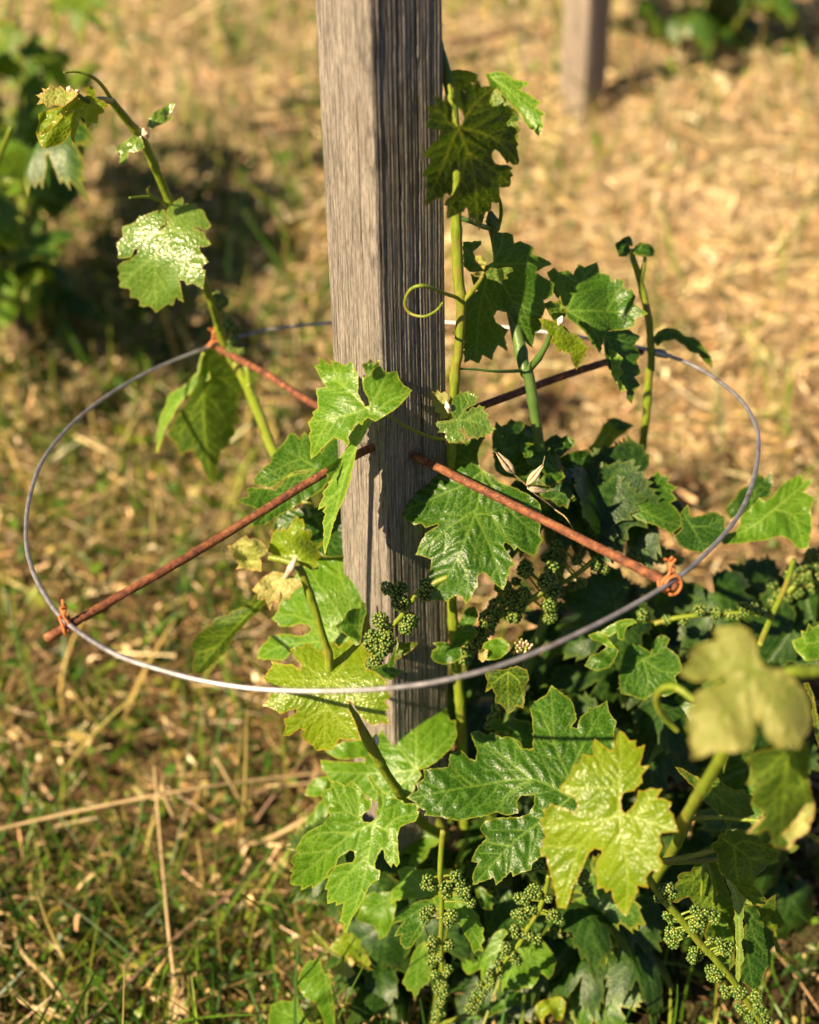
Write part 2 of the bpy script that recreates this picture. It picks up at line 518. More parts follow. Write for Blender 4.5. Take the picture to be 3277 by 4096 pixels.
def canon(r, lobes=5, sinus=.5, teeth=1.0):
    """a grape leaf outline of unit length with its main veins"""
    ang = [-118, -58, 0, 58, 118]; ln = [.62, .84, 1.0, .84, .62]
    ang = [a + r.uniform(-6, 6) for a in ang]; ln = [l * r.uniform(.9, 1.08) for l in ln]
    pts = [(.06, -170)]
    def arc(a0, l0, a1, l1, s):
        n = 15
        for i in range(n):
            t = i / n; x = abs(2 * t - 1)
            base = np.interp(x, [0, .12, .35, .7, .9, 1], [s, s + .10, .80, .87, .91, 1.0])
            tooth = 1 + .075 * teeth * (1 if i % 2 == 0 else -.6) * (x > .15) * r.uniform(.6, 1.3)
            l = (l0 * (1 - t) + l1 * t) * base * tooth
            pts.append((l, a0 * (1 - t) + a1 * t))
    arc(-168, .30, ang[0], ln[0], .9) if False else None
    pts += [(.30, -160), (.42, -148), (.40, -142), (.52, -134), (.50, -128)]
    for i in range(4): arc(ang[i], ln[i], ang[i + 1], ln[i + 1], sinus * r.uniform(.85, 1.15) + (.14 if i in (0, 3) else 0))
    pts += [(ln[4], ang[4]), (.50, 128), (.52, 134), (.40, 142), (.42, 148), (.30, 160), (.06, 170)]
    o = [(l * math.sin(math.radians(a)), -l * math.cos(math.radians(a))) for l, a in pts]
    v = [[(0, 0), (l * .5 * math.sin(math.radians(a * .96)), -l * .5 * math.cos(math.radians(a * .96))), (l * .97 * math.sin(math.radians(a)), -l * .97 * math.cos(math.radians(a)))] for l, a in zip(ln, ang)]
    return o, v

BASE = {}
def base_mesh(i, mat, res=.0035):
    key = (i, mat)
    if key in BASE: return BASE[key]
    r = np.random.default_rng(100 + i)
    o, v = canon(r, sinus=[.5, .42, .6, .68, .35][i % 5])
    s = .075
    O = [(a * s, b * s) for a, b in o]; V = [np.array(q) * s for q in v]
    pts, tris, vein, vd, edge, size, _ = leaf_grid(O, V, res, r)
    rr = np.hypot(pts[:, 0], pts[:, 1])
    h = [.5, -.45, .3, .65, -.3][i % 5] * np.abs(pts[:, 0]) * (1 if i % 2 else .6) - [.9, 1.6, 2.5, .4, 1.2][i % 5] * rr ** 2 / size * .6
    h += .006 * wave(pts, r, size) * np.clip(rr / size * 2, .1, 1)
    h += .0012 * (1 - np.exp(-(vd / .0035) ** 1.5))
    V3 = np.c_[pts, h]
    t = np.array(tris)
    nn = np.cross(V3[t[:, 1]] - V3[t[:, 0]], V3[t[:, 2]] - V3[t[:, 0]]).sum(0)
    if nn[2] < 0: t = t[:, ::-1]
    ob = mk('leaf', V3, t, M[mat], None, origin=(0, 0, 0), attrs={'vein': vein, 'edge': edge, 'leafuv': np.c_[pts + r.uniform(0, 3, 2), np.zeros(len(pts))]})
    me = ob.data
    bpy.data.objects.remove(ob)
    BASE[key] = me
    return me

def place_leaf(pos, normal, tipdir, size, parent, mat='mature', i=0, petiole_to=None):
    me = base_mesh(i, mat)
    o = bpy.data.objects.new('leaf', me)
    col.objects.link(o)
    z = Vector(normal).normalized(); t = Vector(tipdir)
    y = -(t - z * t.dot(z)); y.normalize() if y.length > 1e-4 else None
    x = y.cross(z)
    mt = Matrix((x, y, z)).transposed()
    o.parent = parent
    o.location = Vector(pos) - Vector(wpos(parent))
    o.rotation_euler = mt.to_euler()
    s = size / .12
    o.scale = (s, s, s)
    if petiole_to is not None:
        a = np.array(pos); b = np.array(petiole_to); m = (a + b) / 2 + np.array([0, 0, .008])
        V, Fc = tube_arrays(catmull([a, m, b], 5), .0011, 6)
        p = mk('petiole', V, Fc, M['stem'], parent)
    return o
# ==== END HELPERS
def dp(y, off=0.0):
    """distance along the view axis of the upright plane through the post, at a photo height"""
    v = (y - 2048) / F
    return 1.24 / (math.cos(PITCH) - v * math.sin(PITCH)) + off

def PP(fr, x, y, off=0.0):
    s = S(fr, x, y)
    return P(s[0], s[1], min(dp(s[1], off), gdepth(*s) - .02))

# ------------------------------------------------------------------ ground
def axis(lo, hi, flo, fhi, fine, k=1.35):
    a = list(np.arange(flo, fhi, fine)); s = fine
    x = flo
    while x > lo: s *= k; x -= s; a.insert(0, x)
    s = fine; x = a[-1]
    while x < hi: s *= k; x += s; a.append(x)
    return np.array(a)
gx = axis(-90, 90, -1.8, 2.2, .012); gy = axis(-60, 120, -.75, 3.6, .012)
_terr = terrain
def terrain(x, y):
    z = _terr(np.clip(x, -6, 6), np.clip(y, -6, 4.6))
    return z
X, Y = np.meshgrid(gx, gy)
Zg = terrain(X, Y) + .006 * np.sin(47 * X + 9 * Y) * np.sin(41 * Y - 7 * X) + rng.normal(0, .0022, X.shape)
Zg = np.where((np.abs(X) > 3) | (Y > 4.2) | (Y < -1.4), terrain(X, Y), Zg)
nx, ny = len(gx), len(gy)
ii = np.arange(nx * ny).reshape(ny, nx)
Q = np.stack([ii[:-1, :-1], ii[:-1, 1:], ii[1:, 1:], ii[1:, :-1]], -1).reshape(-1, 4)
n = NT('dry_earth')
tc = n.n('NewGeometry').outputs['Position']
a = n.noise(tc, 3.2, 5, .65); b = n.noise(tc, 45, 4, .7); c = n.noise(tc, 220, 3, .6)
soil = n.mix(n.ramp(b, [(.35, (0, 0, 0)), (.65, (1, 1, 1))]), (.032, .020, .011), (.15, .092, .045))
soil = n.mix(n.ramp(c, [(.50, (0, 0, 0)), (.72, (1, 1, 1))]), soil, (.45, .30, .14))
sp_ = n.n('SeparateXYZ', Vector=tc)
bush_shade = n.math('MULTIPLY', n.n('MapRange', Value=n.math('ADD', sp_.outputs[0], n.math('MULTIPLY', a, .3)), i1=.0, i2=.35).outputs[0], n.n('MapRange', Value=n.math('ADD', sp_.outputs[1], n.math('MULTIPLY', a, .3)), i1=.75, i2=.35).outputs[0], 0, True)
far_ = n.n('MapRange', Value=n.math('ADD', sp_.outputs[1], n.math('MULTIPLY', a, .9)), i1=1.1, i2=2.1).outputs[0]
soil = n.mix(n.math('MULTIPLY', far_, .75), soil, n.mix(n.ramp(b, [(.35, (0, 0, 0)), (.6, (1, 1, 1))]), (.24, .17, .09), (.68, .52, .32)))
soil = n.mix(n.math('MULTIPLY', bush_shade, .8), soil, (.030, .019, .011))  # shade under the bush painted into the soil colour
soil = n.mix(n.math('MULTIPLY', n.ramp(a, [(.48, (0, 0, 0)), (.62, (1, 1, 1))]), .45), soil, (.08, .09, .025))
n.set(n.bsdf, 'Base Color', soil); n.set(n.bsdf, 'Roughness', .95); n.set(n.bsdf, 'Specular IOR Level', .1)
n.set(n.bsdf, 'Normal', n.n('Bump', Strength=.9, Distance=.012, Height=n.math('ADD', b, c)))
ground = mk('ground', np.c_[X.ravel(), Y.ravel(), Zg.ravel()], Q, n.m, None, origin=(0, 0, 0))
tag(ground, kind='structure')

# ------------------------------------------------------------------ litter, grass and weeds that nobody could count
def tintmat(name, trans=.3, rough=.65, spec=.3):
    n = NT(name)
    c = n.attr('tint').outputs['Color']
    f = n.noise(n.n('NewGeometry').outputs['Position'], 350, 2, .6)
    c = n.mix(.5, c, n.ramp(f, [(.3, (.6, .6, .6)), (.7, (1.25, 1.25, 1.25))]), 'MULTIPLY')
    n.set(n.bsdf, 'Base Color', c); n.set(n.bsdf, 'Roughness', rough); n.set(n.bsdf, 'Specular IOR Level', spec)
    tr = n.n('BsdfTranslucent', Color=n.mix(1.0, c, (1.25, 1.3, .75), 'MULTIPLY'))
    mx = n.n('MixShader', Fac=trans)
    n.t.links.new(n.bsdf.outputs[0], mx.inputs[1]); n.t.links.new(tr.outputs[0], mx.inputs[2]); n.t.links.new(mx.outputs[0], n.out.inputs[0])
    return n.m
M['litter'] = tintmat('dry_litter', .22, .6)
M['grass'] = tintmat('green_blades', .35, .45, .4)

def strips(base, dirs, L, W, bend, segs=3, taper=.25, rg=rng):
    N = len(base)
    d = dirs / (np.linalg.norm(dirs, axis=1)[:, None] + 1e-9)
    s = np.cross(d, rg.normal(0, 1, (N, 3))); s /= np.linalg.norm(s, axis=1)[:, None] + 1e-9
    t = np.linspace(0, 1, segs + 1)
    c = base[:, None] + d[:, None] * (t[None, :, None] * L[:, None, None]) + bend[:, None] * (t ** 2)[None, :, None]
    w = (W[:, None] * (1 - (1 - taper) * t[None] ** 1.6) * np.where(t[None] < .05, .6, 1)) / 2
    V = np.stack([c - s[:, None] * w[..., None], c + s[:, None] * w[..., None]], 2)
    idx = np.arange(N * (segs + 1) * 2).reshape(N, segs + 1, 2)
    Fq = np.stack([idx[:, :-1, 0], idx[:, :-1, 1], idx[:, 1:, 1], idx[:, 1:, 0]], -1).reshape(-1, 4)
    return V.reshape(-1, 3), Fq, (segs + 1) * 2

def palette(cols, n, jit=.25, rg=rng):
    c = np.array(cols)[rg.integers(0, len(cols), n)]
    return np.clip(c * rg.uniform(1 - jit, 1 + jit, (n, 1)) * rg.uniform(.93, 1.07, (n, 3)), 0, 1)

def field(n, near=.55, far=4.9, k=1.5, rg=rng):
    """positions on the ground in front of the camera, denser near it"""
    u = rg.uniform(0, 1, n)
    d = (near ** (1 - k) + u * (far ** (1 - k) - near ** (1 - k))) ** (1 / (1 - k)) if k != 1 else near * (far / near) ** u
    x = rg.uniform(-1, 1, n) * (.36 * d + .35)
    return x, d - 1.24

def sm(x, a, b):
    t = np.clip((x - a) / (b - a), 0, 1); return t * t * (3 - 2 * t)

def pnoise(x, y, s, seed=0):
    r = np.random.default_rng(seed); o = 0
    for k in range(5):
        a, b, c = r.uniform(-1, 1, 3) * (1.6 ** k)
        o = o + np.sin((x * a + y * b) * s * 2.2 + c * 9) / (1.25 ** k)
    return o / 2.6

def greenness(x, y):
    d = y + 1.24
    g = .80 * sm(-x, -.28, .30) * (1 - .55 * sm(d, 2.5, 3.3)) + .40 * (1 - sm(d, 1.1, 1.7))
    g = g + .45 * sm(-x, .45, .75) * (1 - .8 * sm(d, 3.2, 3.6))
    g = g + .30 * sm(d, 2.6, 3.2) * (pnoise(x, y, 3.0, 8) > .05) + .03 + .25 * np.exp(-((x + .55) / .30) ** 2 - ((y - 1.4) / .5) ** 2)
    g = g + .55 * np.exp(-((x - .18) / .22) ** 2 - ((y - 2.25) / .35) ** 2)
    g = g * 1.05 + .45 * pnoise(x, y, 4.5, 3) * .6 + .03
    return np.clip(g, .03, .92)

def emit(name, parts, mat):
    V = []; Fq = []; T = []; o = 0
    for v, f, t in parts:
        V.append(v); Fq.append(f + o); T.append(t); o += len(v)
    V = np.vstack(V); T = np.vstack(T)
    ob = mk(name, V, np.vstack(Fq), mat, None, origin=(0, 0, 0), attrs={'tint': np.c_[T, np.ones(len(T))]})
    return tag(ob, kind='stuff')

FSTRAW = [(.84, .64, .40), (.88, .73, .50), (.68, .50, .29), (.90, .80, .60), (.80, .66, .38), (.46, .32, .18)]
STRAW = [(.74, .49, .25), (.82, .59, .34), (.52, .32, .14), (.26, .15, .07), (.78, .58, .30), (.60, .38, .18), (.88, .70, .46)]
GREEN = [(.06, .15, .012), (.11, .21, .015), (.22, .27, .03), (.030, .08, .010), (.045, .12, .015), (.44, .34, .11)]
def lay(n, L, W, up, bendk, cols, keep=None, hmax=.03, k=1.5, segs=3, taper=.3, jit=.3, seed=1, far=4.9):
    rg = np.random.default_rng(seed)
    x, y = field(n, far=far, k=k, rg=rg)
    if keep is not None:
        m = rg.uniform(0, 1, n) < keep(x, y); x, y = x[m], y[m]; n = len(x)
    z = terrain(x, y) + rg.uniform(-.004, 1, n) ** 3 * hmax
    a = rg.uniform(0, 2 * np.pi, n); e = rg.uniform(*up, n)
    d = np.c_[np.cos(a) * np.cos(e), np.sin(a) * np.cos(e), np.sin(e)]
    Ls = rg.uniform(*L, n); Ws = rg.uniform(*W, n)
    b = rg.normal(0, 1, (n, 3)) * (Ls * bendk)[:, None]; b[:, 2] -= Ls * bendk * .5
    V, Fq, m = strips(np.c_[x, y, z], d, Ls, Ws, b, segs, taper, rg)
    return V, Fq, np.repeat(palette(cols, n, jit, rg), m, 0)
notgreen = lambda x, y: 1 - .62 * greenness(x, y)
litter_thin = lambda x, y: 1 - .82 * sm(x, -.05, .15) * sm(-y, -.6, -.35) - .35 * sm(-y, -.35, -.1) * (1 - sm(x, -.05, .15))  # less litter where the soil is painted shade-dark, and at the near left
clump = lambda x, y: litter_thin(x, y) * (1 - .55 * greenness(x, y)) * np.clip(.45 + 1.0 * pnoise(x, y, 16, 9) + sm(y, .2, 1.2), .06, 1)
emit('dry_straw', [
    lay(40000, (.012, .045), (.0012, .0034), (-.25, .9), .35, STRAW, clump, .070, seed=11),
    lay(24000, (.008, .022), (.004, .011), (-.4, 1.1), .8, STRAW, clump, .065, seed=12, segs=3, taper=.5),
    lay(9000, (.05, .14), (.0014, .003), (-.08, .35), .15, STRAW, lambda x, y: litter_thin(x, y) * notgreen(x, y), .035, seed=13),
    lay(9000, (.02, .06), (.004, .009), (-.3, .8), .4, FSTRAW, lambda x, y: notgreen(x, y) * sm(y, .2, .9), .035, seed=15, k=.6),
    lay(22000, (.05, .18), (.0022, .0055), (-.1, .55), .22, FSTRAW, lambda x, y: (.35 + .65 * (pnoise(x, y, 6, 4) > -.15)) * (1 - .7 * greenness(x, y)) * sm(y, .35, 1.1), .05, seed=16, k=.7),
    lay(5000, (.05, .16), (.0015, .003), (.5, 1.4), .25, STRAW, lambda x, y: notgreen(x, y) * sm(y, .2, 1.0), .01, seed=14),
    ], M['litter'])
emit('grass', [
    lay(15000, (.03, .10), (.0018, .0045), (.5, 1.5), .35, GREEN, greenness, .01, seed=21, segs=4),
    lay(3500, (.08, .20), (.003, .007), (.9, 1.5), .25, GREEN, lambda x, y: .16 + .5 * greenness(x, y), .01, seed=22, segs=5),
    lay(22000, (.05, .18), (.0022, .0055), (-.1, .55), .22, FSTRAW, lambda x, y: (.35 + .65 * (pnoise(x, y, 6, 4) > -.15)) * (1 - .7 * greenness(x, y)) * sm(y, .35, 1.1), .05, seed=16, k=.7),
    lay(15000, (.06, .19), (.003, .008), (1.0, 1.55), .22, GREEN, lambda x, y: (.12 + .6 * greenness(x, y)) * sm(y, .3, 1.0), .01, seed=23, segs=4, k=.8),
    ], M['grass'])
emit('ground_cover', [
    lay(26000, (.006, .016), (.005, .011), (-.3, 1.0), .25, GREEN, greenness, .045, seed=31, segs=3, taper=.75),
    lay(9000, (.015, .035), (.010, .022), (-.2, 1.1), .3, GREEN, lambda x, y: greenness(x, y) * sm(y, .1, .7), .05, seed=33, segs=3, taper=.6, k=.9),
    lay(12000, (.004, .009), (.003, .007), (-.3, 1.0), .3, GREEN, lambda x, y: .5 * greenness(x, y) + .10, .05, seed=32, segs=2, taper=.7),
    ], M['grass'])

# ------------------------------------------------------------------ wooden posts
def woodmat(name, c1, c2, dark):
    n = NT(name)
    tc = n.n('TexCoord').outputs['Object']
    def st(sx, sz):
        mp = n.n('Mapping', Vector=tc); mp.inputs['Scale'].default_value = (sx, sx, sz); return mp.outputs[0]
    g1 = n.noise(st(1, .022), 760, 4, .7, .2)
    g2 = n.noise(st(1, .06), 1900, 3, .65)
    g3 = n.noise(st(1, .25), 26, 4, .6, .5)
    c = n.mix(n.ramp(g3, [(.3, (0, 0, 0)), (.7, (1, 1, 1))]), c1, c2)
    c = n.mix(n.ramp(g1, [(.40, (1, 1, 1)), (.54, (0, 0, 0))]), c, tuple(.30 * v for v in c2))
    c = n.mix(.7, c, n.ramp(g2, [(.38, (.34, .33, .32)), (.58, (1.2, 1.18, 1.15))]), 'MULTIPLY')
    cr = n.attr('crack').outputs['Fac']
    c = n.mix(cr, c, dark)
    n.set(n.bsdf, 'Base Color', c); n.set(n.bsdf, 'Roughness', .82); n.set(n.bsdf, 'Specular IOR Level', .18)
    bm = n.n('Bump', Strength=.9, Distance=.0020, Height=g1)
    n.set(n.bsdf, 'Normal', n.n('Bump', Strength=.6, Distance=.0009, Height=g2, Normal=bm))
    return n.m
M['wood'] = woodmat('weathered_wood', (.22, .195, .165), (.33, .295, .25), (.035, .025, .018))
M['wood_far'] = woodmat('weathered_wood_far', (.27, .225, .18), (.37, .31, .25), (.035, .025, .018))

def smooth1(a, k):
    ker = np.ones(k) / k
    return np.convolve(np.r_[a[-k:], a, a[:k]], ker, 'same')[k:-k]

def post(name, label, cx, cy, half, rot, z0, z1, lean, mat, cols=420, rows=300, seed=3, dents=(), zbase=0):
    r = np.random.default_rng(seed)
    cor = []
    for k in range(4):
        a = math.radians(-90 + rot + 90 * k)
        cor.append((math.cos(a) * half, math.sin(a) * half))
    cor = np.array(cor)
    rad = half * .10
    base = []
    per = cols // 4
    for k in range(4):
        a, b = cor[k], cor[(k + 1) % 4]
        for j in range(per):
            t = j / per
            base.append(a * (1 - t) + b * t)
    base = np.array(base)
    # round the corners
    for _ in range(10): base = (np.roll(base, 1, 0) + base * 2 + np.roll(base, -1, 0)) / 4
    ctr = base / np.linalg.norm(base, axis=1)[:, None]
    n = len(base)
    colno = smooth1(r.normal(0, 1, n), 2) * .00026 + smooth1(r.normal(0, 1, n), 25) * .0004
    zz = np.linspace(z0, z1, rows)
    V = []; CR = []
    cracks = [(int(n * f), zc, ln, dep) for f, zc, ln, dep in
              ((.155, .75, 1.1, .0016), (.09, .9, .3, .0010), (.93, .83, .20, .0018), (.88, .62, .18, .0012), (.96, .3, .45, .0028), (.06, .35, .4, .0014), (.21, .3, .5, .002))]
    ph = r.uniform(0, 6.28, (6,))
    for z in zz:
        u = (z - z0)
        shift = int(2.2 * math.sin(3 * u + ph[0]) + 1.2 * math.sin(9 * u + ph[1]))
        c = np.roll(colno, shift) * (1 + .3 * math.sin(15 * u + ph[2]))
        cr = np.zeros(n)
        for ci, zc, ln, dep in cracks:
            s = 1 - abs(z - zc) / (ln / 2)
            if s > 0:
                k = (ci + shift + int(1.5 * math.sin(20 * z + ci)))
                w = .8
                dd = np.minimum(np.abs(np.arange(n) - k % n), n - np.abs(np.arange(n) - k % n))
                e = np.exp(-(dd / w) ** 2) * min(1, s * 3)
                cr = np.maximum(cr, e); c = c - dep * e
        p = base + ctr * c[:, None] + base * (.012 * math.sin(4 * u + ph[3]) + .006 * math.sin(11 * u))
        for (dx, dy, dz, ra, am) in dents:
            q = np.sqrt((p[:, 0] - dx) ** 2 + (p[:, 1] - dy) ** 2 + (z - dz) ** 2 * (.35 if am > 0 else 1))
            g = np.exp(-(q / ra) ** 2)
            p = p + ctr * (am * g)[:, None]
            if am > 0: cr = np.maximum(cr, .35 * np.exp(-((q / ra - 1.1) / .22) ** 2))
            if am < 0: cr = np.maximum(cr, g * .9)
        V.append(np.c_[p[:, 0] + cx + lean * (z - zbase), p[:, 1] + cy, np.full(n, z)])
        CR.append(cr)
    V = np.array(V)
    idx = np.arange(rows * n).reshape(rows, n)
    Q = np.stack([idx[:-1], np.roll(idx[:-1], -1, 1), np.roll(idx[1:], -1, 1), idx[1:]], -1).reshape(-1, 4)
    V = V.reshape(-1, 3); CR = np.concatenate(CR)
    fl = [tuple(q) for q in Q.tolist()]
    V = np.vstack([V, [cx + lean * (z1 - zbase), cy, z1 + .002]]); CR = np.r_[CR, 0]
    c = len(V) - 1
    for j in range(n): fl.append((int(idx[-1, j]), int(idx[-1, (j + 1) % n]), c))
    o = mk(name, V, fl, mat, None, origin=(cx, cy, zbase), attrs={'crack': CR})
    return tag(o, label, 'post')
# rods and ring share a slightly tilted plane
RZ = lambda x, y: .571 + .10 * x + .02 * y
def onring(fr, x, y, dz=0):
    s = S(fr, x, y)
    ray = FWD + (s[0] - 1638.5) / F * RGT - (s[1] - 2048) / F * UPV
    nrm = np.array([-.10, -.02, 1.0])
    t = (.571 + dz - nrm @ CAM) / (ray @ nrm)
    return CAM + ray * t
def onwall(a, b, fr, x, y):
    s = S(fr, x, y)
    ray = FWD + (s[0] - 1638.5) / F * RGT - (s[1] - 2048) / F * UPV
    nrm = np.array([b[1] - a[1], a[0] - b[0], 0.0])
    return CAM + ray * ((nrm @ (a - CAM)) / (nrm @ ray))
def rodpts(e0, mids, e1):
    a, b = onring('D', *e0, -.005), onring('D', *e1, -.005)
    return [a] + [onwall(a, b, 'D', *m) for m in mids] + [b]
rodA = rodpts((96, 1345), [(430, 1152), (770, 948), (1020, 853), (1200, 787)], (1352, 740))
rodB = rodpts((1424, 1236), [(1180, 1113), (918, 982), (868, 957), (668, 855), (560, 787)], (446, 727))
for i_ in (2, 3):
    v_ = CAM - rodB[i_]; rodB[i_] = rodB[i_] + v_ / np.linalg.norm(v_) * (.045 if i_ == 3 else .024)
def hits(a, b, y0=-.06):
    t = (y0 - a[1]) / (b[1] - a[1]); return a + (b - a) * t
ea = PP('D', 772, 948, -.031); eb = PP('D', 868, 957, -.033)
wooden = post('wooden_post', 'weathered grey square wooden post with rusty rods through it, rising out of the grapevine', -.0060, 0, .0538, -6, -.35, 1.34, -.020, M['wood'],
              dents=[(ea[0] + .016, ea[1], ea[2], .006, -.006), (eb[0] + .016, eb[1], eb[2], .006, -.006), (-.012, -.055, .97, .012, .0018), (-.010, -.055, .885, .010, .0016), (-.012, -.05, .80, .008, .0012)], zbase=0, seed=3)
wooden['label'] = 'weathered grey square wooden post in the middle, pierced by two rusty rods'
fp = G(*S('D', 1224, 238))
farpost = post('wooden_post', 'blurred wooden post standing far behind, at the top right', fp[0], fp[1], .057, -3, fp[2] - .2, fp[2] + 1.25, 0.0, M['wood_far'], cols=160, rows=120, seed=8, zbase=fp[2])

# ------------------------------------------------------------------ rusty rods, wire ring, wire ties
n = NT('rusty_steel')
tc = n.n('NewGeometry').outputs['Position']
a = n.noise(tc, 130, 4, .65); b = n.noise(tc, 420, 3, .6); c = n.noise(tc, 260, 2, .5)
rc = n.ramp(a, [(.30, (.045, .018, .012)), (.45, (.12, .040, .018)), (.56, (.19, .066, .024)), (.70, (.30, .14, .065))])
rc = n.mix(n.ramp(c, [(.60, (0, 0, 0)), (.66, (1, 1, 1))]), rc, (.10, .030, .018))
rc = n.mix(n.ramp(b, [(.66, (0, 0, 0)), (.72, (.5, .5, .5))]), rc, (.55, .45, .40))
n.set(n.bsdf, 'Base Color', rc); n.set(n.bsdf, 'Roughness', .68); n.set(n.bsdf, 'Specular IOR Level', .35)
n.set(n.bsdf, 'Normal', n.n('Bump', Strength=.8, Distance=.0012, Height=n.math('ADD', a, b)))
M['rust'] = n.m
M['tie'] = simple('rusty_wire', (.34, .10, .03), (.55, .20, .06), 200, .6, .4, 500, .4)
n = NT('galvanised_wire')
tc = n.n('NewGeometry').outputs['Position']
a = n.noise(tc, 90, 4, .6)
wc = n.ramp(a, [(.3, (.26, .25, .26)), (.7, (.46, .44, .45))])
wc = n.mix(n.ramp(n.noise(tc, 34, 4, .7), [(.60, (0, 0, 0)), (.68, (.8, .8, .8))]), wc, (.20, .095, .05))
n.set(n.bsdf, 'Base Color', wc)
n.set(n.bsdf, 'Metallic', .75); n.set(n.bsdf, 'Roughness', n.math('MULTIPLY_ADD', a, .3, .34))
n.set(n.bsdf, 'Normal', n.n('Bump', Strength=.3, Distance=.0006, Height=n.noise(tc, 500, 3, .6)))
M['wire'] = n.m

def straight(pts, step=.01):
    pts = np.array(pts); out = []
    for a, b in zip(pts[:-1], pts[1:]):
        k = max(2, int(np.linalg.norm(b - a) / step)); t = np.linspace(0, 1, k, endpoint=False)[:, None]
        out.append(a * (1 - t) + b * t)
    return np.vstack(out + [pts[-1:]])
ra = catmull(rodA, 14); ra += rng.normal(0, .00010, ra.shape)
o = mk('rusty_rod', *tube_arrays(ra, .0040, 14), M['rust'], None); tag(o, 'rusty steel rod from the near left tie through the post to the far right', 'rod', 'rusty rods through the post')
rb = catmull(rodB, 14); rb += rng.normal(0, .00008, rb.shape)
o = mk('rusty_rod', *tube_arrays(rb, .0041, 14), M['rust'], None); tag(o, 'rusty steel rod from the near right tie through the post to the far left', 'rod', 'rusty rods through the post')

rp = [(1372, 738), (1470, 775), (1550, 832), (1589, 890), (1597, 940), (1588, 1005), (1558, 1080), (1500, 1152), (1414, 1225), (1270, 1308), (1100, 1385), (960, 1427), (840, 1447), (700, 1455), (560, 1452),
      (450, 1438), (350, 1414), (240, 1376), (140, 1310), (90, 1245), (62, 1180), (55, 1120), (62, 1050), (90, 970), (145, 900), (210, 845), (290, 795), (360, 762), (440, 731), (510, 708), (580, 692), (700, 680), (830, 676), (960, 680), (1100, 693), (1250, 714)]
R3 = np.array([onring('D', *p) for p in rp])
c0 = np.array([.030, -.002]); rr0 = .353
loop = catmull(np.vstack([R3[-2:], R3, R3[:3]]), 8)[16:-16]
ringr = thing('wire_ring', 'large grey wire hoop tied around the post on rusty rods', 'wire ring', (.03, 0, .58))
V, Fc = tube_arrays(loop[:-1], .0021, 12, closed=True)
mk('hoop', V, Fc, M['wire'], ringr)
k = onring('D', 1388, 743)
k2 = onring('D', 1372, 739)
V, Fc = tube_arrays(straight([onring('D', 1368, 737), onring('D', 1378, 741), onring('D', 1396, 745), onring('D', 1404, 750)], .003), [.0022, .0042, .0046, .0046, .0042, .0024], 12)
mk('crimp_sleeve', V, Fc, M['wire'], ringr)

def tie(cx, ax_r, label, seed):
    """rusty tie wire wound round the rod and the hoop, with twisted loose ends"""
    r = np.random.default_rng(seed)
    T = np.array(ax_r) / np.linalg.norm(ax_r)
    N = np.cross(T, [0, 0, 1.0]); N /= np.linalg.norm(N); B = np.cross(T, N)
    b = Bag()
    for q in range(2):
        an = np.linspace(0, 2 * math.pi * 1.35, 26) + q * 1.2
        pth = [cx + N * math.cos(a) * .0075 + B * (math.sin(a) * .0085 + .001) + T * ((q - .5) * .006 + .0030 * math.sin(a * .7 + q)) for a in an]
        b.tube(pth, .00115, 8, 0)
    e0 = cx - B * .008 + N * .003
    b.tube([cx + N * .004 - B * .006, e0 - B * .004, e0 - B * .009 + T * .004, e0 - B * .014 + T * .002], .0011, 8)
    b.tube([cx - N * .004 - B * .006, e0 - B * .003 - N * .004, e0 - B * .010 - N * .002 + T * .003, e0 - B * .013 - N * .006 + T * .005], .0011, 8)
    b.tube([e0 - B * .004 + N * .002, e0 - B * .008 - N * .003, e0 - B * .012 + N * .002], .0011, 8)
    o = b.build('wire_tie', M['tie'])
    return tag(o, label, 'wire tie', 'rusty wire ties on the ring')
tie(onring('D', 139, 1312, -.001), rodA[1] - rodA[0], 'rusty twisted wire tie at the near left where rod and grey hoop cross', 1)
tie(onring('D', 1411, 1226, -.001), rodB[-1] - rodB[0], 'orange rusty wire tie holding the hoop to the end of the near right rod', 2)
tie(onring('D', 452, 729, -.001), rodB[-1] - rodB[0], 'blurred rusty wire tie at the far left of the hoop beside a green shoot', 3)

# ------------------------------------------------------------------ the grapevine
vine = thing('grapevine', 'green grapevine with lobed leaves and flower buds growing round the post inside the ring', 'grapevine', (.12, -.02, -.12))
def stem(spec, radii, mat='stem', parent=None, name='shoot', sides=12):
    pts = []
    for t in spec.split():
        fr, x, y, d = t.split(',')
        s = S(fr, float(x), float(y))
        d = min(dp(s[1], float(d)), gdepth(*s) - .015)
        pts.append(P(s[0], s[1], d))
    pth = catmull(pts, 14)
    rad = np.interp(np.linspace(0, 1, len(pth)), np.linspace(0, 1, len(radii)), radii)
    if name == 'shoot' and radii[0] > .0034:
        r_ = np.random.default_rng(int(pth[0][0] * 1e5) % 9999 + len(pth))
        cum = np.r_[0, np.cumsum(np.linalg.norm(np.diff(pth, axis=0), axis=1))]
        q = r_.uniform(.02, .05)
        while q < cum[-1]:
            rad = rad * (1 + .17 * np.exp(-((cum - q) / .0045) ** 2)); q += r_.uniform(.05, .085)
        rad = rad * (1 + .03 * np.interp(cum, np.linspace(0, cum[-1], 40), r_.normal(0, 1, 40)))
    V, Fc = tube_arrays(pth, rad, sides)
    return mk(name, V, Fc, M[mat], parent or vine)
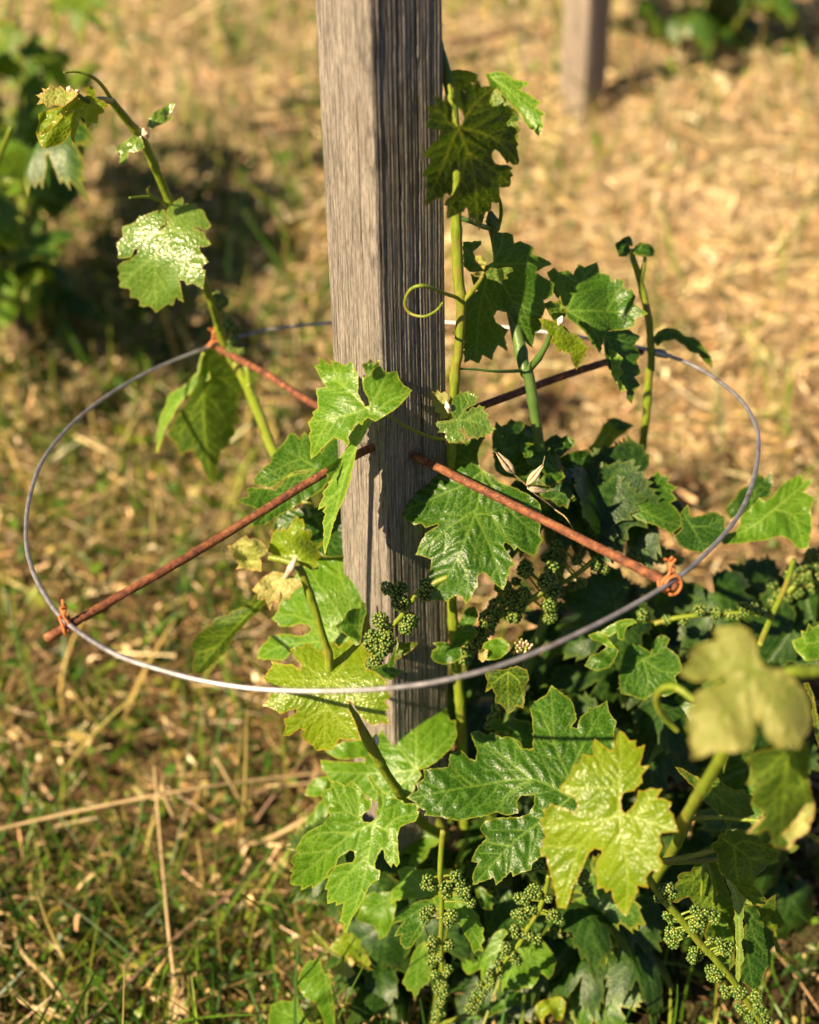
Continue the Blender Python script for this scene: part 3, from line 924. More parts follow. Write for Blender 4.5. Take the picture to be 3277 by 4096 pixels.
# old wood and its head, low beside the post
tr = [G(*S('Z5', 1640, 1500), 0.0) + np.array([0, 0, -.05]), PP('Z5', 1640, 1200, .05), PP('Z5', 1600, 1000, .02), PP('Z5', 1480, 955, -.02)]
V, Fc = tube_arrays(catmull(tr, 10), np.interp(np.linspace(0, 1, 31), [0, .5, 1], [.026, .021, .013]), 16)
V = V + rng.normal(0, .0012, V.shape)
mk('trunk', V, Fc, M['bark'], vine)
stem('Z5,1480,960,-.02 Z5,1620,965,0 Z5,1760,930,.03 Z6,300,1000,.05 Z6,600,980,.05', [.010, .011, .009, .008], 'bark', name='arm')
# shoot right of the post
S1 = stem('Z5,1640,980,.0 R7,1165,850,-.01 R7,1140,560,-.012 R7,1122,330,-.012 R4,212,1000,-.012 R4,205,720,-.012 R4,213,420,-.014 R4,228,120,-.014 R2,240,1250,-.014 R2,252,1050,-.014 R2,240,930,-.012 R2,232,690,-.010 R2,236,480,-.008 R2,222,260,-.005 R2,198,130,.01 R2,176,40,.03 R2,150,-60,.055 R2,130,-260,.08',
          [.0058, .0056, .0052, .0050, .0048, .0047, .0046, .0045, .0045, .0052, .0043, .0041, .0045, .0045, .0040, .0036])
stem('R2,240,1020,-.014 R2,180,1000,-.045 R2,100,970,-.065 R2,45,985,-.065 R2,20,1040,-.06 R2,42,1083,-.06 R2,100,1096,-.066 R2,150,1072,-.062 R2,176,1040,-.055', [.0018, .0016, .0014, .0013, .0011], name='tendril')
stem('R2,258,1040,-.014 R2,300,990,-.02 R2,330,950,-.03 R2,345,915,-.035', [.0026, .0022, .0014], name='shoot')
# second shoot, behind the shaded leaves
stem('Z5,1640,980,.02 R4,640,1010,.06 R4,615,800,.05 R4,590,560,.04 R4,560,330,.035 R4,530,140,.04 R2,515,1320,.045 R2,480,1160,.07 R2,430,950,.085 R2,395,800,.085 R2,378,720,.07', [.0055, .0062, .0060, .0056, .0054, .0053, .0062, .0050, .0045, .0036], 'stem_dark')
stem('R2,500,1320,.042 R2,400,1322,.01 R2,310,1314,-.005 R2,250,1312,-.014', [.0019, .0013, .0011], 'stem_dark', name='tendril')
stem('R2,535,1310,.042 R2,575,1260,.025 R2,610,1195,.02 R2,625,1140,.015', [.0038, .0030, .0022], 'stem_dark')
stem('R2,375,735,.065 R2,330,722,.03 R2,290,705,-.005 R2,250,692,-.010', [.0026, .0022, .0022], 'stem_dark', name='tendril')
stem('R2,390,740,.065 R2,378,700,.062 R2,372,665,.06', [.0055, .0060, .0020], 'stem_dark')
stem('R2,405,730,.065 R2,416,680,.06 R2,414,630,.05 R2,400,590,.04', [.0020, .0017, .0010], 'stem', name='tendril')
# blurred pale shoot farther back on the right
stem('R4,945,900,.20 R4,955,750,.20 R4,985,520,.20 R4,1012,320,.19 R4,1026,120,.19 R2,1035,1300,.19 R2,1025,1120,.19 R2,985,940,.19 R2,960,860,.19 R2,955,820,.19', [.0046, .0045, .0044, .0043, .0040, .0034, .0024])
stem('R2,990,950,.19 R2,1005,880,.19 R2,1010,830,.19', [.0035, .0022, .0015])
# tall shoot leaning to the left
stem('Z5,1480,960,-.02 Z4,900,900,.02 R3,1300,700,.06 R3,1155,470,.15 R3,1100,330,.22 R3,1045,200,.29 R3,990,90,.34 R3,940,0,.33 R1,900,1300,.31 R1,850,1170,.29 R1,790,1010,.27 R1,715,850,.25 R1,660,720,.23 R1,600,590,.21 R1,530,500,.19 R1,470,425,.17',
     [.0060, .0058, .0056, .0054, .0060, .0056, .0052, .0050, .0048, .0046, .0046, .0046, .0045, .0044, .0042, .0036])
stem('R3,1050,190,.285 R3,1040,120,.31 R3,1010,40,.32', [.0040, .0032, .0022])
stem('R1,470,420,.17 R1,430,360,.14 R1,390,325,.11 R1,330,303,.10 R1,268,305,.09', [.0022, .0019, .0016, .0012, .0008], name='tendril')
stem('R1,470,425,.17 R1,420,418,.13 R1,370,425,.11 R1,330,400,.10', [.0034, .0026, .0018], 'stem_dark')
stem('R1,706,868,.25 R1,670,840,.23 R1,625,828,.22 R1,545,832,.2', [.0022, .0019, .0016, .0010], name='tendril')
stem('R1,660,842,.23 R1,632,820,.22 R1,622,800,.21 R1,632,778,.2', [.0014, .0012, .0008], name='tendril')
# shoot in front, through the ring
stem('Z5,1480,960,-.02 Z5,1330,890,-.09 Z5,1220,790,-.15 Z5,1110,640,-.19 Z5,1000,480,-.21 Z5,915,340,-.225 Z5,870,260,-.23 Z5,800,130,-.24 Z5,740,20,-.245 R7,595,760,-.25 R7,520,600,-.25 Z4,985,1180,-.25 Z4,930,1010,-.25 Z4,880,830,-.25 Z4,830,690,-.25 Z4,790,570,-.25 Z4,740,500,-.25 Z4,640,460,-.245 Z4,530,440,-.24',
     [.0058, .0054, .0050, .0048, .0046, .0048, .0056, .0045, .0046, .0042, .0038, .0036, .0036, .0035, .0034, .0034, .0030, .0024])
o = tube('bud', [PP('Z5', 862, 190, -.225), PP('Z5', 868, 130, -.23), PP('Z5', 872, 80, -.232)], [.0026, .0038, .0008], M['fuzz'], vine)
# near shoot on the right, out of focus
stem('Y2,300,500,-.16 R6,1150,640,-.30 R6,1165,570,-.42 Z7,660,1740,-.46 Z7,760,1560,-.50 Z7,860,1400,-.53 Z7,960,1230,-.56 Z7,1080,1000,-.58 Z7,1200,700,-.58', [.0050, .0050, .0056, .0050, .0046, .0045, .0042, .0036])
stem('Z7,1860,545,-.55 Z7,1725,555,-.56 Z7,1500,570,-.57 Z7,1380,580,-.57', [.0044, .0044, .0042, .0034])
stem('Z7,740,790,-.50 Z7,640,710,-.49 Z7,560,680,-.48 Z7,490,700,-.47 Z7,445,770,-.46 Z7,470,870,-.455 Z7,540,960,-.45 Z7,610,1030,-.45', [.0026, .0028, .0028, .0026, .0022], name='tendril')
stem('R6,1180,560,-.40 R6,1300,552,-.41 R6,1400,560,-.42 R6,1480,566,-.43', [.0022, .0019, .0017])
stem('R6,1640,600,-.46 R6,1690,625,-.45 R6,1760,660,-.44', [.0020, .0018, .0018])
stem('Y2,300,330,-.32 Y2,480,305,-.32 Y2,650,270,-.32 Y2,810,225,-.33 Y2,900,190,-.33', [.0030, .0030, .0027, .0022])
stem('Y2,360,330,-.30 Y2,600,325,-.29 Y2,760,315,-.28 Y2,900,300,-.28', [.0030, .0026, .0024])
stem('Y2,740,320,-.27 Y2,720,450,-.28 Y2,710,620,-.285', [.0022, .0018, .0012])
stem('Y2,745,320,-.27 Y2,800,450,-.28 Y2,825,570,-.285 Y2,815,700,-.285', [.0020, .0017, .0012])
# small shoots further down right
stem('R4,835,655,.06 R4,815,730,.06 R4,780,810,.06 R4,740,900,.05', [.0022, .0026, .0030], 'stem_dark')
stem('R4,860,450,.16 R4,930,490,.16 R4,970,530,.16', [.0015, .0015, .0018])
stem('Y1,1370,1260,-.17 Y1,1440,1180,-.16 Y1,1520,1080,-.14 Y1,1590,980,-.12', [.0024, .0022, .0018])
stem('Y1,-200,1760,-.27 Y1,0,1700,-.26 Y1,140,1650,-.25 Y1,240,1640,-.25', [.0026, .0026, .0020])
stem('Y1,60,340,-.05 Y1,110,220,-.06 Y1,150,150,-.07', [.0026, .0024, .0030])
stem('R4,1620,900,.10 R4,1590,1000,.06 R4,1530,1130,.02 R4,1480,1250,-.02', [.0030, .0032, .0036])

def leaf(fr, J, off, mat, outline, veins, **kw):
    s = S(fr, *J)
    return traced_leaf(fr, outline, J, veins, dp(s[1], off), mat, vine, **kw)
def V_(J, *tips):
    return '|'.join(f'{J[0]},{J[1]} {t}' for t in tips)
def L(fr, J, off, mat, outline, tips, extra=(), **kw):
    v = V_(J, *tips)
    if extra: v += '|' + '|'.join(extra)
    return leaf(fr, J, off, mat, outline, v, **kw)

# backlit leaf beside the post top
L('Y4', (508, 845), -.075, 'backlit', '530,800 555,740 540,670 500,620 440,580 405,508 440,520 440,440 450,370 475,320 520,370 565,465 562,380 570,300 597,278 630,330 655,372 712,320 745,395 800,388 850,385 880,415 872,460 845,500 832,560 865,610 920,600 985,556 990,605 1030,598 1075,640 1080,690 1050,745 1012,790 1030,822 1070,815 1120,850 1132,890 1100,930 1145,1020 1120,1050 1140,1130 1155,1200 1140,1235 1085,1242 1045,1200 1028,1235 980,1160 930,1100 890,1072 860,1105 862,1160 890,1220 950,1238 1030,1240 1085,1275 1055,1300 1090,1350 1060,1375 1062,1440 1040,1478 935,1480 942,1560 945,1630 915,1655 855,1640 850,1720 820,1745 790,1748 760,1850 718,1950 702,1885 680,1870 665,1820 650,1870 635,1795 615,1860 605,1790 592,1715 575,1695 555,1745 515,1755 470,1780 420,1800 378,1822 370,1770 380,1680 340,1670 370,1610 435,1560 490,1450 518,1385 515,1320 472,1293 440,1320 436,1480 428,1540 400,1578 370,1540 310,1615 260,1610 200,1645 130,1690 150,1550 165,1490 135,1480 150,1400 165,1372 95,1355 150,1280 160,1240 230,1190 160,1162 105,1132 160,1070 205,1032 203,985 285,980 275,925 325,895 290,865 145,842 155,780 185,745 145,710 185,690 145,610 200,600 270,600 240,550 215,495 280,500 340,550 352,470 400,560 435,600 430,700 437,780 480,825',
  ['430,990 300,1330 130,1688', '600,1100 665,1330 718,1945', '690,875 850,935 1130,1010', '630,640 750,510 870,410', '380,780 340,700 150,615'],
  ['600,1100 520,1400 380,1800', '600,1100 850,1270 1040,1440', '850,935 1000,1050 1140,1230'],
  grad=(1.15, .55), fold=.05, wav=.005, relief=.0014, label='dark backlit leaf with glowing yellow veins against the right side of the post',
  petiole=[('Y4', 470, 800, dp(500, -.055)), ('Y4', 430, 600, dp(430, -.04)), ('Y4', 400, 380, dp(340, -.02))])
# folded leaf behind it
L('R2', (372, 112), .03, 'fresh', '350,100 400,85 440,95 470,120 535,135 495,165 520,175 580,215 560,235 600,265 580,275 592,310 572,358 548,330 530,320 500,270 470,235 440,205 400,160 375,170 365,130', ['450,170 530,260 572,350', '440,110 530,135', '480,180 595,262'], grad=(.3, -.5), fold=-.5, wav=.002)
L('R2', (372, 150), .035, 'olive', '360,160 400,165 440,205 480,250 500,290 480,300 498,330 485,345 495,390 475,370 440,330 400,280 370,230', ['430,230 490,385', '400,260 440,320'], grad=(-.3, .3))
L('R2', (200, 120), .02, 'olive', '190,95 230,80 280,85 320,100 318,135 290,130 270,170 240,160 220,190 200,150', ['250,110 315,110', '230,140 260,165'], grad=(.2, .4))
# shaded leaf between post and right leaf
L('R2', (378, 882), .062, 'mature', '385,870 378,790 385,745 420,752 440,750 465,760 470,795 495,785 530,800 555,815 545,840 575,850 628,880 590,895 560,915 600,940 635,960 628,1010 590,1030 600,1060 580,1110 582,1150 555,1160 545,1225 520,1205 490,1170 465,1120 440,1080 400,1072 386,1095 395,1120 425,1140 446,1150 430,1180 445,1240 405,1215 385,1250 380,1275 340,1255 325,1290 290,1275 265,1288 262,1150 268,1050 275,1020 320,990 300,960 290,915 262,890 260,790 335,785 335,800 300,830 320,870 350,890',
  ['415,810 425,752', '500,880 625,882', '460,1030 543,1218', '330,1060 312,1280', '320,880 265,810'], ['460,1030 590,1100', '350,1000 430,1180'], grad=(.25, .45), wav=.006, fold=.1)
# right leaf, upper face partly lit
L('R2', (688, 1072), .09, 'mature', '670,1050 640,1010 625,985 605,975 618,945 605,915 635,895 655,915 690,905 712,925 735,880 760,895 780,885 812,872 822,915 865,925 872,950 890,940 922,945 920,980 955,985 970,1015 960,1040 1022,1085 970,1105 965,1135 930,1150 860,1155 840,1180 825,1250 790,1210 760,1160 720,1125 690,1105',
  ['650,980 615,930', '740,960 812,878', '850,1075 1018,1086', '780,1130 835,1230'], ['740,960 640,905', '850,1075 920,950'], grad=(.25, -.35), wav=.006, fold=-.12)
L('R2', (845, 1175), .092, 'dark', '840,1160 900,1150 940,1150 990,1180 965,1215 990,1250 975,1280 992,1330 965,1345 990,1380 965,1400 955,1458 930,1430 935,1400 905,1400 890,1370 870,1330 850,1290 842,1230', ['900,1280 955,1452', '930,1200 985,1190'], grad=(.5, -.1))
L('R2', (845, 1190), .090, 'fresh', '838,1180 860,1230 885,1240 920,1270 905,1300 920,1330 900,1350 935,1400 910,1405 880,1350 855,1290 842,1240', ['870,1290 925,1398'], grad=(-.3, .1))
# small bronze leaves near it
L('R2', (648, 1135), .005, 'lime', '640,1120 600,1105 570,1105 590,1140 610,1165 630,1180 615,1200 640,1215 650,1245 670,1235 680,1250 700,1245 710,1285 728,1318 740,1290 755,1260 770,1265 760,1245 782,1228 760,1210 750,1190 725,1170 705,1165 680,1140 665,1125', ['690,1200 725,1310', '620,1140 580,1110', '700,1170 775,1225', '640,1180 645,1240'], grad=(.2, .5), fold=.2, res=.0012)
L('R2', (645, 1130), .012, 'olive', '640,1130 610,1080 590,1045 620,1030 645,1040 660,1010 670,1050 690,1060 680,1100 660,1125', ['640,1080 625,1040', '660,1080 668,1020'], grad=(.1, -.3), res=.0014)
tube('bud', [PP('R2', 655, 1130, 0), PP('R2', 662, 1112, -.004), PP('R2', 668, 1096, -.006)], [.0018, .0034, .0010], M['fuzz'], vine)
# woolly tip by the tendril
L('R2', (345, 912), -.045, 'cream', '345,905 325,880 308,860 310,842 330,845 350,855 360,870 350,890', ['330,870 315,848'], res=.0008, grad=(0, -.5))
L('R2', (350, 925), -.05, 'silver', '350,915 375,895 400,900 430,895 462,895 465,910 435,925 445,940 420,945 420,968 400,950 380,945 360,940', ['400,915 458,902', '390,930 418,962'], res=.0008, grad=(.2, .2))
L('R2', (345, 920), -.05, 'cream', '340,910 315,912 288,915 305,930 320,935 345,935', ['320,920 292,918'], res=.0008)
# glossy leaf in front of the post
L('Z1', (462, 400), -.100, 'fresh', '482,385 470,330 440,280 428,195 455,180 490,165 500,130 548,103 575,130 598,155 672,145 685,195 715,240 775,280 720,350 680,390 620,435 560,470 520,495 490,480 470,470 440,490 430,520 400,500 350,570 330,600 345,640 325,672 300,630 235,602 190,645 130,710 75,755 70,700 75,650 60,590 75,560 55,500 95,455 85,430 105,415 125,400 120,330 112,265 180,255 140,190 100,110 135,95 125,55 145,55 200,95 225,100 200,60 240,80 320,105 345,80 370,100 385,150 400,145 402,210 398,300 430,360 452,390',
  ['300,250 105,120', '330,450 190,500 75,745', '520,330 560,250 600,160', '500,440 620,350 770,283'], ['300,250 250,160 220,75', '330,450 60,500', '300,250 360,180'], bend=(30, .9), grad=(-.14, -.22), fold=-.16, wav=.005, relief=.0020, pr=.0015,
  petiole=[('Z1', 600, 450, dp(1670, -.092)), ('Z1', 760, 540, dp(1710, -.075)), ('Z1', 900, 600, dp(1745, -.045)), ('Z1', 1000, 618, dp(1760, -.012))], label='glossy bright green leaf hanging across the front of the post')
L('Z1', (470, 470), -.095, 'fresh', '500,490 475,530 440,600 392,670 382,740 362,830 340,930 300,1040 262,1120 232,1200 210,1290 190,1350 172,1415 158,1340 165,1240 155,1190 175,1130 155,1112 185,1070 125,1105 135,1060 165,1010 155,985 200,930 195,915 250,830 275,740 320,680 345,640 335,600 360,560 400,510 440,480',
  ['400,640 300,900 175,1405'], ['340,800 210,920', '290,950 140,1090', '230,1150 160,1240'], grad=(-1.1, -.15), wav=.001, relief=.0015)
L('Z1', (275, 790), -.105, 'mature', '290,745 265,750 210,790 175,812 190,825 178,850 190,872 185,920 212,900 245,850 280,810', ['200,830 190,900'], grad=(.6, 0))
L('Z1', (460, 165), -.085, 'mature', '455,168 428,95 470,85 480,55 515,100 548,60 548,105 515,130 495,160 470,185', ['470,120 480,65', '500,120 545,75'], grad=(.2, -.3))
# small bright leaves at the shoot
L('Z1', (1090, 480), -.06, 'silver', '1060,470 1040,430 1050,360 1060,320 1090,310 1112,280 1125,300 1165,275 1172,300 1205,300 1200,320 1240,315 1215,350 1225,370 1180,390 1145,410 1150,432 1190,390 1215,400 1240,375 1250,390 1280,390 1265,415 1310,450 1290,470 1325,495 1310,510 1355,545 1320,565 1340,565 1275,590 1285,600 1240,600 1225,620 1200,600 1170,610 1140,570 1130,540 1115,545 1120,570 1140,590 1138,648 1110,625 1080,645 1050,635 1030,645 1000,600 1010,570 950,570 965,545 925,500 980,490 1030,485',
  ['1130,420 1160,350 1165,290', '1220,500 1345,548', '1140,480 1280,400', '1090,560 1120,640', '1020,500 935,505'], grad=(.15, -.2), res=.0011, relief=.0008, label='small bumpy pale green leaf on the shoot beside the post')
L('Z1', (1020, 450), -.05, 'pale', '1020,470 965,478 975,440 925,420 940,400 910,370 925,360 890,285 935,290 950,270 970,300 1000,285 1020,310 1015,350 1035,380 1045,420', ['970,370 905,290', '990,350 990,300', '980,420 930,410'], grad=(-.1, -.3), res=.0011, relief=.0008)
tube('bud', [PP('Z1', 1030, 430, -.055), PP('Z1', 1020, 390, -.058), PP('Z1', 1010, 355, -.058)], [.0015, .0030, .0006], M['fuzz'], vine)
# large leaf right of the post behind the rod
L('Z2', (572, 402), -.02, 'mature', '555,385 540,330 535,290 560,220 592,165 480,180 440,215 345,215 312,225 305,300 298,365 285,410 200,455 140,475 85,508 80,525 88,555 50,575 15,615 22,645 0,700 50,745 100,778 145,765 175,797 230,780 262,768 262,780 180,830 145,890 106,982 165,995 218,1015 210,1080 165,1170 200,1180 240,1190 230,1230 140,1312 240,1295 330,1306 370,1265 430,1270 455,1328 490,1280 520,1220 540,1200 538,1130 570,1105 600,1120 650,1180 712,1228 735,1180 738,1132 760,1120 757,1070 797,1055 770,1005 740,960 715,920 725,895 760,915 790,955 810,930 840,955 880,975 925,997 945,960 960,920 987,885 965,830 972,780 960,740 977,680 970,640 940,600 880,560 800,520 690,480 640,430 600,412',
  ['440,500 300,560 10,690', '560,500 515,700 400,1000 250,1240', '650,520 780,700 960,850', '470,320 320,235'], ['515,700 620,920 715,1220', '540,660 330,800 115,980', '515,700 640,720 790,940', '400,1000 470,1150 450,1310', '720,620 970,660'],
  bend=(40, .3), grad=(-.05, -.38), wav=.006, relief=.0024, fold=.08, label='large dark green leaf behind the rusty rod, right of the post')
L('Z2', (690, 400), .03, 'dark', '660,400 640,250 635,170 665,60 700,95 735,80 765,42 800,60 858,60 865,150 940,175 940,215 985,240 1040,260 1065,290 1092,330 1085,360 1140,442 1110,470 1040,512 960,500 880,500 780,450 720,440', ['720,260 765,60', '860,360 1000,300 1080,330', '900,450 1120,450'], ['720,260 930,190', '720,300 660,90'], grad=(.2, -.25), wav=.005, relief=.0022)
L('Z2', (845, 370), .015, 'mature', '830,240 860,210 920,215 985,240 1035,240 1035,290 1095,330 1085,360 1142,442 1110,470 1040,512 960,480 1000,420 880,350', ['950,330 1130,440', '920,280 900,220', '1000,320 1080,335'], grad=(.2, -.5), relief=.0022)
# leaves farther right
L('R4', (830, 645), .06, 'dark', '820,640 790,620 760,605 735,575 700,540 665,510 655,480 680,465 725,450 770,443 800,490 800,515 830,545 840,600 838,630', ['770,560 700,470', '800,560 770,460'], grad=(-.1, -.4), wav=.006)
L('R4', (838, 648), .06, 'mature', '850,640 868,600 862,565 890,548 920,538 945,555 1000,590 1030,560 1065,530 1075,550 1110,556 1100,580 1140,600 1115,620 1142,650 1110,665 1140,690 1160,730 1178,745 1120,790 1050,755 1000,742 950,715 900,690 860,668', ['960,650 1060,600 1120,610', '980,690 1090,740 1160,760', '900,610 930,550'], grad=(.1, -.35), wav=.005)
L('R4', (600, 440), .05, 'dark', '580,430 600,408 640,380 665,395 690,385 722,405 715,435 690,450 660,475 630,470 600,460', ['650,425 715,410'], grad=(.1, -.4))
L('R4', (625, 650), .02, 'dark', '600,650 580,640 590,620 640,590 660,575 690,572 720,580 728,600 700,610 720,640 700,650 690,688 670,675 650,685 640,665 620,650', ['670,620 715,590', '660,650 690,680'], grad=(.1, -.2), res=.0014)
L('R4', (835, 430), .22, 'fresh', '820,490 795,465 775,440 800,410 820,380 835,340 870,315 920,330 960,350 920,380 890,400 870,430 850,450 835,490', ['830,410 900,340', '815,450 830,485'], grad=(.2, -.3), res=.003)
L('R4', (880, 340), .23, 'dark', '850,320 880,312 930,330 965,345 930,370 890,365', ['920,345 960,345'], res=.003)
L('R2', (1050, 1175), .19, 'dark', '1040,1190 1060,1160 1100,1142 1140,1150 1170,1175 1210,1180 1250,1220 1280,1260 1285,1310 1250,1280 1230,1250 1190,1240 1170,1215 1130,1190 1080,1200 1060,1220', ['1150,1170 1280,1290'], grad=(.2, -.3), res=.003)
for J, o in (((910, 810), '885,800 910,780 935,765 940,800 955,830 930,850 900,850'), ((985, 820), '960,840 965,810 990,790 1030,800 1050,825 1040,850 1000,850'), ((950, 790), '935,800 930,775 942,762 955,780 960,810')):
    L('R2', J, .18, 'dark', o, ['%d,%d' % (J[0] + 12, J[1] - 18)], res=.002, grad=(0, -.4))
L('R4', (1540, 690), .08, 'fresh', '1400,720 1440,690 1480,640 1500,660 1530,640 1560,600 1590,575 1650,543 1660,575 1702,560 1690,590 1660,620 1705,640 1690,690 1695,760 1680,850 1640,852 1600,810 1560,800 1520,815 1480,820 1400,830 1330,835 1320,800 1380,780 1400,750', ['1600,640 1680,570', '1620,720 1660,840', '1450,760 1335,815'], grad=(.1, -.5), wav=.006, relief=.002)
L('R4', (1440, 690), .10, 'dark', '1335,690 1380,640 1400,610 1440,590 1470,540 1500,560 1530,535 1535,590 1520,640 1490,650 1450,700 1400,720 1360,730', ['1460,620 1520,550', '1390,690 1345,690'], grad=(.1, -.2), res=.0022)
L('R4', (1200, 760), .04, 'dark', '1150,720 1165,690 1185,670 1195,720 1240,715 1290,700 1335,720 1340,780 1310,830 1270,850 1240,870 1190,860 1150,840 1130,800 1160,770', ['1260,760 1330,730', '1230,810 1250,860', '1170,710 1180,680'], grad=(.1, -.3))
# left shoot leaves
L('Y5', (1065, 1470), .21, 'silver', '1080,1430 1120,1400 1112,1345 1110,1290 1140,1240 1180,1200 1215,1180 1252,1158 1262,1200 1250,1240 1285,1213 1330,1220 1370,1215 1385,1255 1440,1285 1450,1320 1502,1410 1470,1440 1430,1445 1380,1418 1350,1430 1390,1440 1400,1460 1445,1460 1450,1500 1500,1570 1450,1590 1395,1590 1410,1640 1440,1670 1475,1720 1440,1740 1410,1780 1450,1790 1440,1870 1430,1957 1380,1930 1340,1905 1290,1922 1265,1880 1225,1880 1240,1950 1262,2070 1220,2050 1200,2020 1170,2100 1130,2085 1100,2100 1060,2130 1020,2160 990,2120 960,2100 920,2110 880,2100 885,2060 850,2030 800,2030 800,1970 790,1950 740,1945 705,1935 715,1890 695,1850 710,1820 690,1760 740,1715 800,1700 860,1650 870,1600 840,1610 810,1680 740,1690 695,1690 700,1640 680,1560 740,1500 730,1450 735,1412 800,1395 850,1370 885,1318 900,1330 960,1300 1040,1275 1100,1268 1108,1330 1105,1400 1072,1410 1050,1455',
  ['1180,1330 1245,1170', '1250,1450 1480,1560', '1180,1650 1420,1940', '1030,1650 1010,1900 1030,2130', '900,1530 700,1580'], ['1030,1650 850,1800 710,1920', '1180,1330 1400,1300', '900,1490 900,1330'], bend=(75, 1.0), grad=(-.22, -.25), wav=.005, relief=.0015, res=.0020, label='silvery bumpy leaf on the tall shoot leaning left')
L('Y6', (572, 592), .30, 'olive', '620,190 690,220 760,290 840,400 900,470 905,560 870,650 880,720 850,760 890,832 830,880 850,940 800,985 780,1050 720,1080 715,1150 690,1210 665,1320 640,1405 610,1330 570,1262 540,1180 500,1150 485,1080 430,1090 370,1132 335,1030 290,990 245,950 275,900 320,820 400,700 450,620 500,520 540,400 560,280',
  ['575,900 640,1380', '700,450 880,600', '450,780 340,1000', '700,720 800,960'], grad=(.35, .5), fold=.2, wav=.006, res=.0025, label='hanging shaded leaf below the far left wire tie')
L('Y6', (560, 500), .30, 'fresh', '560,230 600,260 620,380 630,460 560,520 470,580 400,640 340,720 290,820 240,900 210,1000 170,1112 165,1000 180,880 200,780 250,680 270,600 330,560 390,530 460,470 520,400 535,300', ['400,620 250,800 175,1100'], grad=(-.6, 0), wav=.006, res=.0025)
L('R1', (375, 420), .11, 'lime', '370,400 350,370 385,362 405,380 400,410 440,425 460,450 435,455 440,475 415,480 410,520 385,515 370,545 355,500 340,490 320,560 308,625 298,570 300,500 315,460 280,490 270,470 310,430 340,415', ['365,470 360,530', '340,460 308,600', '420,440 440,460', '370,390 378,370'], res=.002, grad=(.2, .5))
L('R1', (300, 430), .10, 'lime', '330,400 290,430 250,470 215,520 165,560 160,570 200,560 240,520 290,460 330,420', ['240,490 170,560'], res=.002)
L('R1', (300, 410), .10, 'cream', '320,400 270,410 230,430 190,440 200,410 180,400 160,405 190,385 215,395 205,365 230,380 250,410 290,395 280,365 300,370 310,395', ['250,415 175,400', '285,400 290,370'], res=.0015, grad=(0, -.4))
L('R1', (290, 500), .125, 'lime', '330,440 310,470 320,520 300,560 270,600 230,615 185,625 165,600 150,560 165,510 160,480 200,465 250,450', ['230,540 180,600', '200,480 165,500', '280,560 260,595'], res=.002, grad=(.2, .5))
L('R1', (250, 400), .095, 'cream', '330,395 300,370 280,385 255,360 235,372 210,350 205,375 175,370 185,390 150,400 170,415 155,440 185,435 200,455 230,440 260,455 300,425', ['220,400 170,395', '240,420 205,448', '260,390 215,358'], res=.0015, grad=(.1, -.4), relief=.002)
L('R1', (640, 520), .20, 'silver', '620,530 630,490 660,465 690,450 710,435 740,430 725,470 700,490 740,490 690,520 660,530 640,545', ['690,480 735,435'], res=.0018, grad=(.2, -.3))
L('R1', (585, 580), .20, 'silver', '590,560 560,565 530,590 490,620 485,645 510,640 500,690 530,685 545,640 580,640 610,620 600,590', ['540,610 490,635', '545,630 510,685'], res=.0018, grad=(-.1, -.3))
tube('bud', [PP('R1', 622, 580, .20), PP('R1', 612, 560, .198), PP('R1', 604, 540, .196)], [.0020, .0040, .0012], M['bract'], vine)
for q, (a, b) in enumerate((((200, 395), (215, 365)), ((180, 405), (165, 400)), ((285, 385), (292, 362)), ((320, 390), (318, 378)))):
    tube('bud', [PP('R1', *a, .10), PP('R1', (a[0] + b[0]) / 2 + 3, (a[1] + b[1]) / 2, .10), PP('R1', *b, .10)], [.0014, .0032, .0008], M['bract'], vine)
# leaves left of the post, inside the ring
L('Y6', (1540, 1232), .03, 'mature', '1500,1250 1350,1270 1200,1375 1180,1400 1010,1375 1000,1330 1050,1270 1150,1180 1165,1120 1260,1020 1305,940 1350,930 1400,980 1440,918 1500,990 1590,1100 1650,1000 1725,960 1780,1100 1740,1250 1660,1330 1600,1420 1500,1480 1400,1540 1300,1600 1200,1660 1100,1725 1000,1740 960,1690 1080,1620 1000,1570 850,1522 900,1490 955,1480 940,1410 1050,1400 1190,1420 1300,1300 1450,1270', ['1400,1130 1430,960', '1300,1300 1050,1400 870,1515', '1400,1160 1180,1260 1020,1340', '1350,1450 1050,1700'], bend=(100, .8), grad=(.05, -.6), wav=.006, relief=.0022)
L('Z4', (880, 120), .05, 'dark', '560,180 640,60 740,70 830,55 900,60 960,20 1100,0 1112,100 1110,260 1112,430 1000,440 900,420 800,430 700,400 620,330 560,260', ['760,150 600,200', '950,250 1060,400', '1000,80 1090,30'], grad=(-.1, -.4), relief=.0024, wav=.005)
L('Z4', (1130, 1075), -.06, 'fresh', '550,912 600,850 610,800 625,780 640,700 700,620 780,520 880,470 910,430 960,440 1030,432 1045,388 1100,412 1150,460 1200,525 1235,470 1290,530 1310,590 1322,700 1300,780 1270,850 1255,890 1240,990 1228,1115 1150,1150 1000,1180 850,1160 700,1170 640,1232 550,1225 437,1215 450,1160 475,1110 520,1080 530,1045 640,1025 760,1045 830,1025 855,990 830,955 770,948 700,972 610,970 592,940',
  ['1080,900 900,640 820,500', '900,950 700,880 560,905', '850,1090 600,1130 445,1210', '1190,900 1260,700 1240,490', '1150,800 1080,600 1050,400'], bend=(20, .8), grad=(-.20, -.28), wav=.005, relief=.0026, label='pale glossy crinkled leaf left of the post foot')
L('Z4', (1225, 1040), -.085, 'mature', '1235,775 1270,790 1280,860 1262,900 1245,990 1228,1115 1190,1065 1130,1040 1060,1002 1040,962 1095,920 1140,850 1185,832 1230,830', ['1180,960 1060,965', '1225,900 1240,800'], grad=(.5, -.1), relief=.0016)
